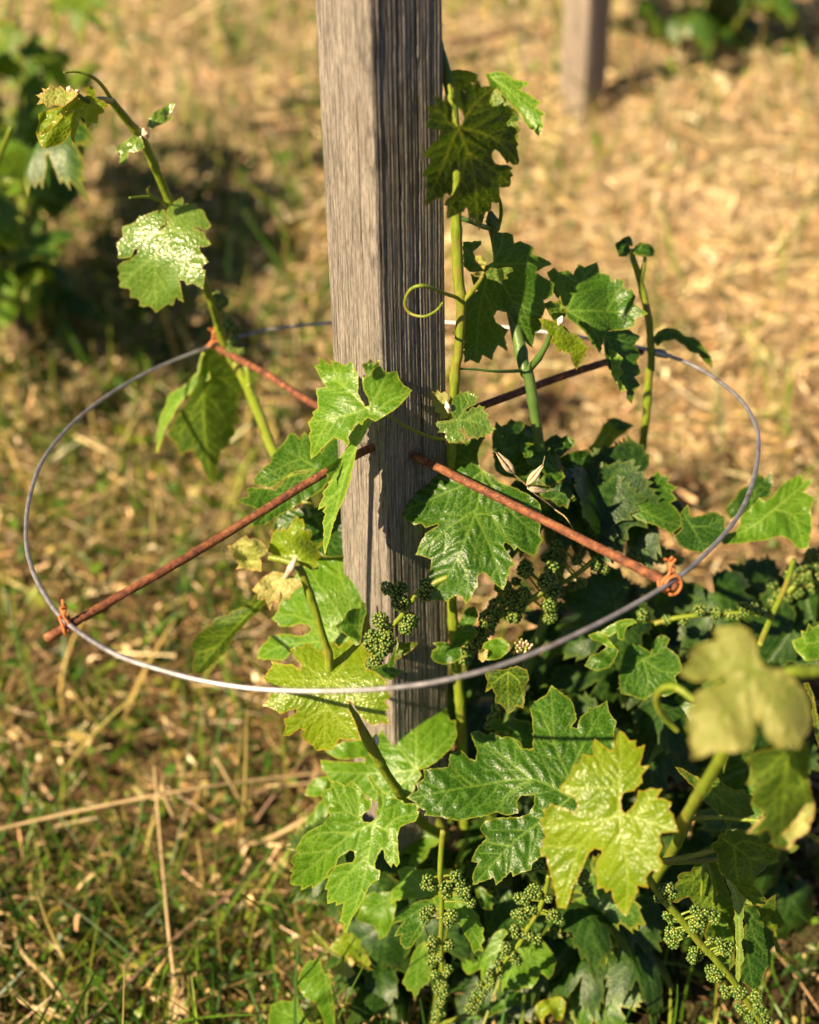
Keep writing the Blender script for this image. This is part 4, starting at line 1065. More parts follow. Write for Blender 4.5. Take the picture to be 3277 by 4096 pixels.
L('Z4', (490, 745), .05, 'olive', '505,750 470,705 440,700 380,790 300,830 240,850 220,880 160,890 110,910 90,950 70,970 0,1010 -40,1060 -70,1120 -40,1180 -60,1260 -50,1345 30,1330 120,1240 210,1160 260,1050 350,950 450,860 500,800', ['250,1000 100,1160 -30,1320'], ['200,1040 0,1050', '120,1130 -50,1180'], grad=(.3, .6), fold=.25, wav=.005)
# young shoot tip in front, left
L('Z4', (740, 470), -.235, 'lime', '520,395 545,310 560,250 590,222 620,240 640,195 665,235 680,215 710,160 742,122 765,150 790,140 802,190 800,240 855,228 860,280 845,310 900,335 945,318 935,350 900,380 935,430 890,465 912,530 850,537 800,505 770,520 740,490 640,440 580,425', ['700,300 742,140', '640,350 590,240', '830,400 930,350', '850,480 900,525', '790,330 850,240'], bend=(0, .9), grad=(-.12, -.32), relief=.0014, res=.0011, wav=.005)
L('Z4', (520, 440), -.24, 'cream', '205,352 260,340 300,300 350,270 380,300 420,290 470,310 500,345 522,390 490,430 460,440 475,490 470,552 430,540 400,545 340,520 275,532 300,500 250,420', ['380,400 220,355', '420,350 360,290', '400,480 290,525'], grad=(-.1, -.3), relief=.0012, res=.0012, wav=.006, label='pinkish cream young leaf at the shoot tip left of the post')
L('Z4', (690, 560), -.25, 'cream', '400,692 430,650 470,600 560,545 650,560 720,590 770,620 785,660 750,680 700,720 672,782 640,740 620,700 600,790 560,770 540,852 515,800 500,760 470,770 440,765 445,720', ['560,640 410,690', '580,700 540,840', '680,680 670,770'], grad=(-.1, .2), relief=.0012, res=.0012, wav=.005)
tube('bud', [PP('Z4', 650, 600, -.25), PP('Z4', 700, 520, -.262), PP('Z4', 735, 440, -.26)], [.0014, .0034, .0010], M['bract'], vine)
# lime leaf under the near side of the ring
L('R7', (497, 652), -.265, 'lime', '190,632 235,565 228,548 250,552 290,565 330,560 370,592 378,565 345,530 318,490 345,478 380,480 400,455 430,470 445,490 480,500 500,540 515,580 525,500 522,455 548,458 560,478 622,443 645,472 682,462 700,500 728,520 700,535 690,560 700,590 745,600 770,625 802,652 790,672 818,722 790,750 810,775 790,800 812,860 770,850 740,866 700,850 660,810 635,760 615,742 608,780 640,840 672,942 640,935 600,935 565,930 545,962 525,990 490,985 450,990 435,965 400,942 378,915 395,890 370,880 340,900 320,915 283,917 300,870 288,835 350,805 355,785 320,790 275,810 250,790 210,772 183,770 215,735 225,705 300,690 220,660',
  ['330,640 200,632', '400,570 340,500', '580,570 600,500 640,455', '600,640 790,655', '492,800 488,975', '380,700 200,768', '620,700 800,840'], ['492,780 300,900', '492,760 640,920', '400,570 240,560'], bend=(80, .9), grad=(-.14, -.38), relief=.0016, res=.0013, wav=.005, label='bumpy lime green leaf directly under the near wire')
L('R7', (800, 600), -.13, 'mature', '700,600 760,570 800,560 830,500 835,450 850,422 855,470 840,540 835,585 886,595 850,620 820,642 790,635 760,615', ['820,520 850,440', '840,610 880,598'], grad=(.2, 0), res=.0012)
L('R7', (850, 510), -.10, 'olive', '843,545 850,480 855,450 880,458 920,455 952,460 930,485 900,510 860,535', ['890,485 945,462'], grad=(.1, -.2), res=.0012)
# pale leaf behind the front shoot
L('R7', (940, 1085), -.10, 'fresh', '865,650 885,630 900,625 930,650 965,655 1030,675 1038,750 1085,752 1095,800 1112,840 1137,838 1143,920 1128,960 1100,992 1040,1045 1000,1070 955,1085 970,1110 940,1150 925,1200 880,1232 800,1262 740,1240 700,1212 640,1190 560,1150 512,1137 500,1100 478,1080 470,1035 520,1040 600,1045 690,1045 690,1025 640,1028 560,1030 520,1010 490,990 540,960 620,940 700,930 760,905 780,880 800,850 830,880 860,890 885,870 855,800 860,720',
  ['940,850 930,660', '860,980 760,890 690,870', '1040,990 1130,900', '760,1100 500,1090', '860,1160 760,1220'], bend=(60, .8), grad=(-.12, -.32), relief=.0022, wav=.006)
L('R7', (430, 1160), -.05, 'fresh', '395,1210 410,1160 440,1125 500,1115 540,1150 520,1200 480,1215 430,1215', ['440,1160 410,1200'], grad=(0, -.3))
L('R7', (440, 1300), -.06, 'fresh', '400,1330 440,1280 470,1240 500,1220 520,1270 490,1330 440,1400 400,1410', ['440,1320 420,1390'], grad=(0, -.3))
# dark leaf with a hole, big one in the middle
L('R6', (702, 470), -.26, 'mature', '25,472 75,440 65,415 100,392 95,355 150,350 200,345 205,290 250,275 268,290 285,310 310,318 318,280 290,205 325,195 360,215 375,200 420,225 440,218 470,228 500,270 548,272 545,150 530,75 560,75 580,60 600,50 625,8 650,30 700,65 715,90 728,150 705,180 730,187 742,140 770,120 775,98 800,102 825,90 852,70 862,120 892,160 880,200 885,270 868,330 890,400 900,470 820,530 740,560 660,640 600,700 545,742 540,770 500,780 465,797 458,775 395,834 385,800 300,832 300,785 322,740 293,735 310,690 355,640 328,598 350,568 410,553 490,552 530,538 552,500 554,462 500,463 480,490 488,535 440,545 400,532 300,556 240,567 160,550 100,545 110,525 90,520 60,490',
  ['540,397 300,425 35,475', '590,560 450,670 310,825', '690,380 640,260 620,30', '700,380 770,220 848,90', '820,450 880,430'], ['540,397 420,300 300,210', '540,397 450,450 400,520', '640,260 570,100', '300,425 210,350', '450,670 330,650'],
  bend=(90, .3), grad=(0, -.45), relief=.0022, wav=.005, res=.0017, label='large deep green leaf with a hole, low in the centre')
# glossy leaf low left of the trunk
L('Z5', (842, 847), -.24, 'fresh', '885,795 872,745 890,690 885,600 830,520 800,440 822,430 870,500 920,560 985,612 1050,635 1100,650 1120,677 1200,675 1240,690 1248,710 1225,742 1245,747 1235,790 1210,832 1120,862 1080,882 1058,960 1062,1040 1068,1130 1078,1185 1050,1227 1018,1188 1005,1230 970,1190 945,1150 942,1082 920,1075 890,1120 862,1190 868,1240 908,1255 905,1300 895,1335 850,1352 810,1400 780,1460 750,1530 710,1600 660,1680 635,1740 620,1800 595,1789 597,1710 555,1690 575,1644 592,1535 525,1558 528,1520 453,1546 448,1480 460,1422 428,1416 445,1370 465,1332 443,1312 470,1265 530,1210 600,1192 670,1183 692,1140 682,1090 650,1080 600,1110 545,1150 520,1220 490,1262 440,1322 380,1370 320,1412 315,1380 225,1430 227,1385 150,1380 128,1365 135,1300 157,1272 128,1262 165,1210 130,1180 150,1130 207,1095 175,1087 200,1030 240,960 320,900 410,860 440,820 475,782 450,720 415,660 398,600 430,560 487,540 480,480 530,485 610,528 650,477 700,510 755,565 768,600 800,645 832,630 836,690 815,730 770,760 748,795 765,835 825,840',
  ['700,910 480,1080 150,1355', '720,800 580,700 495,500', '812,1100 735,1450 605,1780', '940,900 1010,940 1030,1190', '905,780 930,600 830,450'], ['812,1110 620,1300 465,1530', '940,900 1060,800 1235,770', '480,1080 200,1110', '640,930 400,930 220,1020', '720,800 720,640 660,500'],
  bend=(70, .8), grad=(-.14, -.22), fold=-.10, relief=.0022, wav=.005, res=.0016, label='glossy light green leaf with a slot, low in front of the post foot')
# near lime leaf, slightly out of focus
L('Z6', (1165, 955), -.47, 'lime', '1185,930 1178,860 1200,812 1275,798 1285,780 1330,740 1320,700 1340,672 1380,625 1310,627 1330,560 1347,480 1282,500 1287,448 1240,452 1205,400 1175,383 1150,420 1140,480 1112,522 1080,500 1040,470 1000,438 985,480 990,560 915,543 900,600 850,628 840,682 760,768 760,800 860,850 882,900 852,948 800,920 740,902 690,883 682,915 638,930 655,980 618,992 640,1060 662,1120 628,1140 650,1170 618,1202 632,1252 665,1252 670,1300 700,1400 722,1470 740,1605 802,1612 830,1540 850,1460 890,1390 930,1300 960,1230 1000,1198 1045,1210 1050,1232 1010,1290 998,1350 1015,1400 1012,1480 1060,1468 1075,1502 1110,1480 1130,1560 1170,1620 1215,1668 1245,1600 1262,1540 1302,1500 1290,1450 1372,1472 1350,1400 1390,1350 1450,1358 1466,1290 1440,1250 1467,1180 1440,1122 1460,1090 1577,1085 1555,1020 1542,960 1510,930 1532,880 1470,850 1425,850 1467,788 1380,780 1340,800 1298,795 1290,860 1250,920 1210,955',
  ['1170,700 1178,395', '1050,1030 900,1180 765,1600', '1180,1100 1225,1350 1215,1655', '1300,990 1570,1080', '1040,1000 640,1050'], ['1165,760 1050,640 1000,450', '1165,780 780,775', '1300,960 1440,800', '1180,1100 1440,1340', '900,1180 630,1180'],
  bend=(60, .5), grad=(-.24, -.22), relief=.0020, res=.0013, wav=.005, label='large lime green leaf in the near foreground, a little out of focus',
  petiole=[('Z6', 1400, 1010, dp(3285, -.45)), ('Z6', 1560, 1010, dp(3285, -.40)), ('R6', 1150, 590, dp(3300, -.36))], pr=.0016)
# very near pale leaf, strongly out of focus
L('Z7', (1230, 560), -.60, 'pale', '900,235 930,215 1050,200 1120,205 1180,240 1230,330 1250,450 1290,520 1330,530 1450,560 1560,650 1640,780 1660,900 1655,1000 1600,1090 1560,1180 1500,1150 1440,1180 1330,1100 1250,950 1250,860 1200,1120 1170,1180 1050,1200 960,1190 880,1200 800,1240 720,1250 725,1180 700,1100 720,1060 680,1020 700,960 690,880 740,820 740,750 800,700 850,680 990,650 1000,610 900,640 740,640 630,590 640,540 720,480 690,420 720,400 760,350 850,330 930,310 900,280', ['1150,400 1100,230', '950,480 650,580', '1050,800 780,1200', '1400,850 1560,1150', '1420,640 1640,850'], grad=(.25, -.25), fold=.1, relief=.004, res=.0016, wav=.006, label='pale yellowish leaf very near at the right, strongly out of focus')
L('Z7', (1500, 1160), -.54, 'olive', '1130,1210 1180,1290 1190,1370 1150,1450 1250,1450 1210,1520 1190,1600 1300,1680 1250,1760 1150,1830 1240,1842 1330,1800 1360,1930 1450,1962 1540,1880 1640,1820 1665,1720 1685,1620 1640,1400 1655,1250 1640,1100 1560,1180 1400,1150 1250,1190', ['1350,1300 1180,1430', '1450,1500 1420,1900', '1580,1400 1650,1700', '1400,1500 1200,1620'], grad=(.3, .35), relief=.0014, wav=.006)
L('Z7', (1640, 1560), -.55, 'cream', '1680,1560 1690,1650 1640,1820 1540,1880 1500,1960 1450,1962 1360,1930 1400,1860 1480,1800 1560,1700 1620,1600', ['1560,1800 1440,1930'], grad=(.1, -.2), res=.002)
L('Z7', (1300, 1700), -.53, 'cream', '1330,1690 1300,1760 1240,1842 1150,1830 1220,1760 1290,1700', ['1240,1780 1165,1825'], grad=(.1, -.2), res=.002)
L('Z7', (1720, 330), -.30, 'fresh', '1510,320 1560,300 1590,290 1580,240 1620,250 1640,180 1680,220 1725,190 1850,200 1850,470 1725,470 1620,480 1570,430 1530,380', ['1620,340 1530,320', '1700,260 1650,200'], grad=(0, -.4))
L('Z7', (1690, 700), -.30, 'olive', '1600,655 1640,650 1680,740 1700,850 1725,950 1850,1000 1850,1200 1725,1160 1690,1050 1670,900 1670,800', ['1700,900 1740,1100'], grad=(0, -.2))
# folded leaves hanging at the lower right
L('Y2', (990, 190), -.33, 'olive', '860,380 850,290 830,240 800,222 795,170 850,140 855,105 890,70 915,90 940,35 975,60 1060,45 1120,90 1180,85 1250,170 1330,165 1345,205 1395,240 1365,290 1382,325 1280,350 1250,400 1180,450 1155,532 1200,570 1270,650 1262,692 1150,702 1080,650 1040,560 970,500 910,462', ['1010,400 1060,560 1250,690', '1120,300 1150,500', '1100,150 1390,245', '900,130 860,110'], ['1150,300 1370,320', '1120,300 1250,280'], grad=(.35, .3), fold=.25, relief=.0016, label='shaded folded leaf at the lower right')
L('Y2', (1090, 720), -.33, 'dark', '1080,700 1120,705 1180,702 1220,790 1240,850 1290,900 1335,930 1330,970 1345,1040 1300,1090 1310,1130 1300,1180 1312,1210 1270,1250 1250,1290 1240,1350 1220,1400 1160,1455 1110,1400 1080,1372 1030,1370 1060,1200 1030,1080 1080,950', ['1090,900 1120,1200 1155,1440', '1200,850 1330,940', '1180,1000 1310,1180'], grad=(.4, .3), relief=.0016)
L('Y2', (930, 462), -.34, 'silver', '912,458 960,480 1000,540 1060,610 1160,700 1082,682 1075,740 1078,800 1062,830 1080,960 1052,1020 1080,1170 1045,1230 1048,1320 1030,1365 1005,1330 1005,1250 1010,1100 1002,950 1003,850 985,820 1000,780 985,700 970,600', ['1010,620 1040,900 1030,1340'], grad=(-.8, .1), relief=.0010, res=.0014)
L('Y2', (745, 320), -.26, 'olive', '690,300 650,350 620,412 560,415 520,430 503,450 510,490 480,520 478,560 492,600 490,640 455,672 500,680 560,640 605,630 640,680 650,725 720,760 780,800 760,880 730,950 760,1050 820,1130 880,1220 940,1282 1000,1200 1000,1000 1000,700 900,462 840,330 790,290', ['715,450 705,640 640,700', '800,450 825,600 900,830', '650,450 500,520'], ['825,600 815,760 900,1000'], grad=(.2, .4), fold=.1, relief=.0020, wav=.006)
L('Y2', (860, 840), -.29, 'fresh', '790,860 870,800 930,850 980,960 1000,1030 960,1120 945,1265 900,1230 850,1150 815,1110 900,1040 860,960 800,900', ['900,960 950,1200'], grad=(.1, -.3))
L('Y2', (1240, 850), -.28, 'olive', '1160,705 1230,700 1300,640 1350,600 1345,700 1400,800 1430,860 1390,900 1350,900 1360,1000 1410,1110 1400,1145 1350,1100 1340,1020 1330,930 1240,850 1200,790', ['1290,800 1400,1130'], grad=(.3, .3))
L('R6', (1185, 345), -.22, 'olive', '1132,345 1160,350 1200,375 1250,400 1300,385 1340,420 1380,440 1420,435 1425,455 1455,465 1440,500 1460,540 1420,555 1380,560 1350,600 1330,560 1280,510 1230,470 1210,430 1170,390', ['1250,420 1400,540', '1300,430 1430,460'], grad=(.2, -.2), relief=.0014)
# leaves below, towards the bottom edge
L('Z8', (1420, 600), -.20, 'fresh', '993,692 1010,640 1005,590 1020,540 1060,510 1082,480 1065,430 1075,390 1130,365 1200,370 1230,390 1280,400 1350,380 1400,420 1430,500 1422,600 1360,625 1300,640 1230,655 1180,640 1100,650 1040,665', ['1200,560 1010,670', '1250,500 1090,400'], bend=(20, .8), grad=(-.12, -.32), relief=.0022)
L('Z8', (1420, 620), -.22, 'mature', '1008,867 1030,810 1050,780 1130,712 1190,680 1250,660 1330,650 1420,620 1410,720 1400,780 1330,830 1290,880 1262,960 1220,1000 1180,1060 1125,1082 1080,1030 1078,980 1100,950 1030,972 1060,900 1112,838 1060,850', ['1250,740 1030,850', '1280,820 1130,1070'], grad=(0, -.3), fold=-.15, relief=.0018)
L('Y1', (20, 590), -.23, 'fresh', '-10,590 60,588 120,640 180,720 250,790 262,850 292,900 285,950 300,1005 270,1040 290,1100 240,1090 205,1118 170,1020 130,960 100,900 40,800 0,760 -110,700 -150,640 -80,600', ['120,780 280,1080', '60,680 250,900'], grad=(.1, -.2), relief=.0016)
L('Y1', (500, 920), -.17, 'fresh', '80,1200 180,1150 300,1100 332,1000 400,930 470,905 502,940 450,1000 462,1042 540,1000 605,980 640,1020 720,1000 782,990 840,1050 862,1080 925,1180 900,1230 892,1290 850,1342 800,1290 770,1310 760,1345 700,1420 640,1410 600,1445 520,1430 450,1450 440,1300 425,1400 400,1445 340,1390 300,1380 270,1330 268,1250 160,1302 120,1260', ['400,1100 150,1240', '550,1100 480,1400', '700,1120 880,1180', '640,1150 780,1300'], bend=(30, .9), grad=(-.12, -.32), relief=.002, wav=.006)
L('Y1', (260, 1650), -.24, 'mature', '225,1645 290,1600 350,1550 420,1500 480,1458 560,1433 640,1455 742,1490 700,1530 640,1550 560,1560 480,1600 420,1622 300,1680', ['420,1560 720,1495'], grad=(.1, -.5), relief=.002)
L('Y1', (500, 580), -.10, 'dark', '370,570 440,545 500,540 560,600 560,700 640,720 800,760 860,820 900,900 972,980 880,972 800,950 780,990 640,960 500,942 400,960 320,920 300,800 300,700', ['400,740 330,900', '650,800 950,970', '560,850 560,940'], grad=(0, -.4), relief=.0018)
L('Y1', (230, 560), -.15, 'mature', '210,540 240,530 300,560 330,600 400,640 410,680 360,700 370,740 320,740 270,720 240,640', ['300,640 350,720'], grad=(.1, -.3))
L('Z8', (1000, 640), -.14, 'fresh', '700,832 740,720 780,620 840,590 900,580 960,590 1030,585 1045,700 1030,780 1012,870 960,965 900,1002 880,930 850,872 800,860 760,852', ['880,700 730,810', '920,800 900,960'], grad=(0, -.5))
L('Z8', (1290, 1015), -.18, 'fresh', '1098,1372 1130,1290 1160,1230 1175,1150 1200,1100 1250,1040 1292,1008 1320,1100 1335,1200 1345,1290 1332,1362 1290,1390 1250,1422 1240,1460 1205,1502 1180,1440 1140,1435 1130,1400', ['1240,1200 1205,1480', '1280,1200 1330,1340'], grad=(0, -.5))
L('Z8', (470, 1100), -.20, 'fresh', '190,1382 210,1300 240,1240 300,1170 330,1180 388,1130 400,1220 430,1300 470,1280 490,1450 520,1700 500,1800 440,1760 400,1640 350,1540 300,1520 250,1490', ['380,1280 220,1370', '440,1400 500,1700'], grad=(0, -.5), wav=.006)
L('Z8', (260, 1740), -.28, 'fresh', '-40,1562 60,1520 150,1530 175,1462 210,1540 245,1640 290,1700 320,1800 250,1870 -50,1900', ['120,1650 -10,1600', '200,1640 170,1490'], grad=(0, -.5))
L('Z5', (1440, 990), -.05, 'fresh', '1070,1150 1060,1060 1080,960 1110,900 1180,870 1250,850 1350,920 1442,990 1400,1030 1335,1062 1320,1110 1300,1150 1240,1200 1212,1232 1190,1200 1155,1205 1180,1110 1120,1100', ['1250,970 1090,1050', '1300,1050 1210,1220'], grad=(0, -.5))
L('Z8', (640, 1000), -.15, 'lime', '470,1060 520,1000 600,950 700,935 740,1000 770,1080 830,1200 800,1240 740,1180 690,1200 640,1130 600,1200 560,1130 500,1100', ['680,1060 800,1220', '560,1040 490,1070'], grad=(0, -.5), res=.0018)
L('Z8', (460, 1080), -.16, 'olive', '320,905 360,940 420,1000 462,1060 560,1110 700,1160 850,1260 780,1250 640,1190 520,1140 430,1080 370,1020 340,960', ['400,1000 330,920'], grad=(0, -.3), res=.0018)
L('Z8', (650, 1180), -.18, 'cream', '470,1245 540,1220 600,1160 650,1150 690,1190 660,1240 700,1290 640,1330 560,1300 500,1285', ['560,1240 480,1250'], res=.0014)
L('Y1', (1330, 1330), -.16, 'olive', '1130,1215 1180,1200 1250,1230 1330,1240 1370,1290 1450,1320 1510,1400 1520,1500 1460,1520 1420,1470 1380,1550 1340,1500 1280,1440 1270,1380 1200,1290', ['1400,1400 1500,1490', '1240,1250 1150,1215'], grad=(0, -.4))
L('Y1', (960, 1500), -.22, 'lime', '730,1620 740,1560 800,1520 880,1500 960,1490 1000,1540 990,1620 960,1700 900,1690 870,1620 820,1660 800,1740 770,1680', ['850,1560 760,1650', '900,1580 920,1690'], grad=(0, -.4), res=.002)
# small leaves along the near wire, right of the post
L('R7', (1395, 600), -.14, 'olive', '1280,610 1310,585 1370,590 1440,570 1490,590 1500,640 1475,670 1480,710 1470,780 1430,768 1425,790 1398,808 1370,770 1350,755 1330,765 1335,715 1318,680 1283,702 1295,650', ['1395,700 1398,800', '1340,640 1290,690', '1450,650 1475,770'], grad=(0, .3), res=.0014, relief=.0014)
L('Z6', (470, 400), -.10, 'mature', '277,312 320,300 370,330 440,288 470,310 550,318 560,380 588,430 580,500 520,512 500,532 480,470 430,440 400,400 350,390 300,380 278,350', ['380,350 290,320', '500,450 575,440'], grad=(0, -.4))
L('Z2', (340, 1600), -.08, 'mature', '215,1690 222,1640 260,1620 225,1590 290,1580 350,1600 390,1500 420,1420 470,1345 520,1340 540,1400 510,1480 540,1520 480,1580 420,1620 430,1690 380,1725 300,1740 240,1720', ['440,1480 500,1360', '290,1620 230,1650'], grad=(0, -.4), relief=.002)
L('Z2', (620, 1600), -.10, 'fresh', '560,1640 580,1590 640,1560 700,1550 760,1600 740,1660 690,1700 600,1710', ['650,1620 730,1610'], grad=(0, -.5))
for k in range(16):
    an = k * 2.4; q = 18 + 32 * (k / 16)
    a = PP('Z2', 850 + q * .5 * math.cos(an), 1640 + q * .3 * math.sin(an), -.115)
    b = PP('Z2', 850 + q * 1.5 * math.cos(an), 1610 + q * math.sin(an), -.128)
    tube('bud', [a, (a + b) / 2, b], [.0016, .0024, .0012], M['buds' if k % 3 == 0 else 'oat'], vine, 6)
L('Z2', (575, 1690), -.12, 'cream', '540,1700 545,1640 580,1625 610,1640 600,1700 570,1725', ['575,1650 580,1632'], res=.0012)
L('Z3', (540, 1000), -.04, 'mature', '350,1120 380,1060 440,1040 500,990 552,1010 540,1060 495,1130 420,1150', ['450,1080 370,1110'], grad=(0, -.5))
L('Z3', (400, 920), -.04, 'fresh', '370,940 430,915 480,950 530,1010 545,1020 490,1010 440,980 400,970', ['450,950 530,1010'], res=.0014)
L('Z3', (600, 870), -.04, 'fresh', '440,920 500,880 560,850 630,842 660,865 600,890 585,920 580,970 545,960 540,920 490,950', ['560,880 650,860'], res=.0014)
L('Z3', (690, 1080), -.02, 'mature', '560,1280 550,1180 580,1050 600,1000 650,985 690,1010 740,1040 745,980 800,930 850,960 830,1010 900,1060 930,1150 880,1180 900,1260 820,1300 760,1280 700,1320 640,1300', ['620,1150 570,1270', '720,1200 700,1310', '800,1150 900,1160', '780,1040 810,950'], grad=(0, -.4), relief=.0022)
# the dense foliage low in the bush, beyond the hundred leaves that show largest
def merged_leaves(name, specs, mats, parent):
    A = {m: ([], [], [], [], []) for m in mats}; cnt = {m: 0 for m in mats}
    for (pos, nrm, tip, size, mat, i) in specs:
        me = base_mesh(i, mat, .0035)
        nv = len(me.vertices); nf = len(me.polygons)
        v = np.empty(nv * 3, np.float32); me.vertices.foreach_get('co', v); v = v.reshape(-1, 3)
        f = np.empty(nf * 3, np.int32); me.loops.foreach_get('vertex_index', f); f = f.reshape(-1, 3)
        at = {}
        for k in ('vein', 'edge'):
            q = np.empty(nv, np.float32); me.attributes[k].data.foreach_get('value', q); at[k] = q
        q = np.empty(nv * 3, np.float32); me.attributes['leafuv'].data.foreach_get('vector', q)
        z = np.array(nrm, float); z /= np.linalg.norm(z); t = np.array(tip, float)
        y = -(t - z * (t @ z)); y /= np.linalg.norm(y); x = np.cross(y, z)
        W = (v * (size / .12)) @ np.array([x, y, z]) + np.array(pos)
        a = A[mat]
        a[0].append(W); a[1].append(f + cnt[mat]); a[2].append(at['vein']); a[3].append(at['edge']); a[4].append(q.reshape(-1, 3)); cnt[mat] += nv
    V, Fc, ve, ed, uv, mi = [], [], [], [], [], []; o = 0
    for k, m in enumerate(mats):
        a = A[m]
        if not a[0]: continue
        f = np.vstack(a[1]) + o
        V += a[0]; Fc.append(f); ve += a[2]; ed += a[3]; uv += a[4]; mi.append(np.full(len(f), k)); o += cnt[m]
    ob = mk(name, np.vstack(V), np.vstack(Fc), [M[m] for m in mats], parent, origin=np.vstack(V).mean(0), midx=np.concatenate(mi),
            attrs={'vein': np.concatenate(ve), 'edge': np.concatenate(ed), 'leafuv': np.vstack(uv)})
    return tag(ob, kind='stuff')
rf = np.random.default_rng(42)
specs = []
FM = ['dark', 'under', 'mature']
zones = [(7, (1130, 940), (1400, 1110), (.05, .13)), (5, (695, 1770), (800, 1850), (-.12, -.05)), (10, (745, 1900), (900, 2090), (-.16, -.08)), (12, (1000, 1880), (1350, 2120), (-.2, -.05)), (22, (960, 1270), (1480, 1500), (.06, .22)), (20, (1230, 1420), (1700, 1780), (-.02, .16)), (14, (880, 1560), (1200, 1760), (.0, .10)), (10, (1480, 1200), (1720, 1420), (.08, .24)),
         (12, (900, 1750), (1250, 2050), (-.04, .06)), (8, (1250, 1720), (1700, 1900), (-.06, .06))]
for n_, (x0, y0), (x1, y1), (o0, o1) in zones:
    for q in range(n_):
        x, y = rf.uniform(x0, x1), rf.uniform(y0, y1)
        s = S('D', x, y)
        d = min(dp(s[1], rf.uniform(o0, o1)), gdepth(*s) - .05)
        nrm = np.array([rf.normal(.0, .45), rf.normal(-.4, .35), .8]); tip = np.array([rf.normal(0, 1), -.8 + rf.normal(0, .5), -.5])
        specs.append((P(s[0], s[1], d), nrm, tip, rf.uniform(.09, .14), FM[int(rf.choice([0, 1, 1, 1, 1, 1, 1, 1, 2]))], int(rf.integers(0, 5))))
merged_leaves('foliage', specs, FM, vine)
# ------------------------------------------------------------------ flower clusters
def ico():
    import bmesh
    bm = bmesh.new(); bmesh.ops.create_icosphere(bm, subdivisions=2, radius=1)
    v = np.array([x.co[:] for x in bm.verts]); f = np.array([[a.index for a in q.verts] for q in bm.faces]); bm.free()
    return v, f
IV, IF = ico()
n = NT('flower_bud')
c = n.attr('tint').outputs['Color']
n.set(n.bsdf, 'Base Color', c); n.set(n.bsdf, 'Roughness', .38)
n.set(n.bsdf, 'Subsurface Weight', .15); n.set(n.bsdf, 'Subsurface Radius', (.002, .003, .001))
M['bud'] = n.m
def cluster(fr, off, rach, clumps, br=.0017, seed=0, rr=(.0030, .0024, .0014), label=None, rmat='stem'):
    r = np.random.default_rng(seed + 500)
    pts = [PP(fr, a, b, off) for a, b in parse(rach)]
    pth = catmull(pts, 8)
    bag = Bag()
    bag.add(*tube_arrays(pth, np.interp(np.linspace(0, 1, len(pth)), np.linspace(0, 1, len(rr)), rr), 10))
    VV, FF, TT = [], [], []; o = 0
    for (x, y, R) in parse(clumps):
        R = R * 1.25
        c = PP(fr, x, y, off + r.uniform(-.006, .004))
        Rm = R * FR[fr][2] / F * dp(S(fr, x, y)[1], off)
        near = pth[np.argmin(((pth - c) ** 2).sum(1))]
        bag.tube([near, (near + c) / 2 + np.array([0, 0, .001]), c], [.0013, .0011, .0009], 6, 3)
        rad = max(.0012, Rm - br)
        k = int(4 * (rad / br) ** 2 * .85) + 5
        i = np.arange(k) + .5
        ph = np.arccos(1 - 2 * i / k); th = math.pi * (1 + 5 ** .5) * i + r.uniform(0, 6)
        d = np.c_[np.cos(th) * np.sin(ph), np.sin(th) * np.sin(ph), np.cos(ph)]
        d += r.normal(0, .10, d.shape); d /= np.linalg.norm(d, axis=1)[:, None]
        pc = c + d * rad * r.uniform(.82, 1.08, (k, 1)) * np.array([1, .9, 1.05])
        bs = br * r.uniform(.78, 1.15, k)
        Rt = np.eye(3)
        V = pc[:, None] + IV[None] * bs[:, None, None]
        tipf = np.clip((np.einsum('ij,kj->ik', d, IV) - .78) / .15, 0, 1)[..., None]
        base = np.array([.032, .085, .007]) * r.uniform(.75, 1.35, (k, 1, 1)); tipc = np.array([.30, .29, .04]) * r.uniform(.8, 1.2, (k, 1, 1))
        T = base * (1 - tipf) + tipc * tipf
        VV.append(V.reshape(-1, 3)); FF.append((IF[None] + (np.arange(k) * len(IV))[:, None, None] + o).reshape(-1, 3)); TT.append(T.reshape(-1, 3)); o += k * len(IV)
    st = bag.build('flower_cluster', M[rmat], vine)
    VV = np.vstack(VV); TT = np.vstack(TT)
    mk('buds', VV, np.vstack(FF), M['bud'], st, attrs={'tint': np.c_[TT, np.ones(len(TT))]})
    if label: st['label'] = label
cluster('R7', -.10, '1100,130 975,195 905,270 865,330 810,390 745,475 700,560', '800,188,30 868,185,28 830,205,30 865,262,38 1000,170,36 985,215,34 915,350,36 890,385,32 765,345,36 790,400,36 728,430,34 715,470,32 795,440,34 775,490,34 740,545,34 700,585,28', seed=1, label='green flower cluster in front of the post foot')
cluster('R7', -.04, '1640,150 1500,250 1400,300 1330,350 1250,420 1190,500', '1390,230,42 1340,280,40 1440,270,42 1420,320,38 1470,220,34 1370,180,36 1300,340,44 1290,390,38 1240,420,42 1260,470,38 1215,470,38 1190,510,36 1185,545,28 1480,100,36 1600,270,34 1600,330,32 1580,150,34 1610,90,34 1620,200,36', seed=2)
cluster('Z2', .0, '1350,1010 1200,1130 1060,1210 960,1270 860,1340', '1080,920,42 1055,975,44 1090,1020,40 1045,1080,40 1010,1000,36 870,1060,42 860,1105,34 1060,1160,40 1100,1240,40 1030,1300,40 1050,1350,40 1040,1410,40 1350,1060,34 1220,1015,36 1410,1080,34 1190,1200,34 1255,1175,34 800,1165,30 760,1250,40 990,1180,34', seed=3, br=.0016)
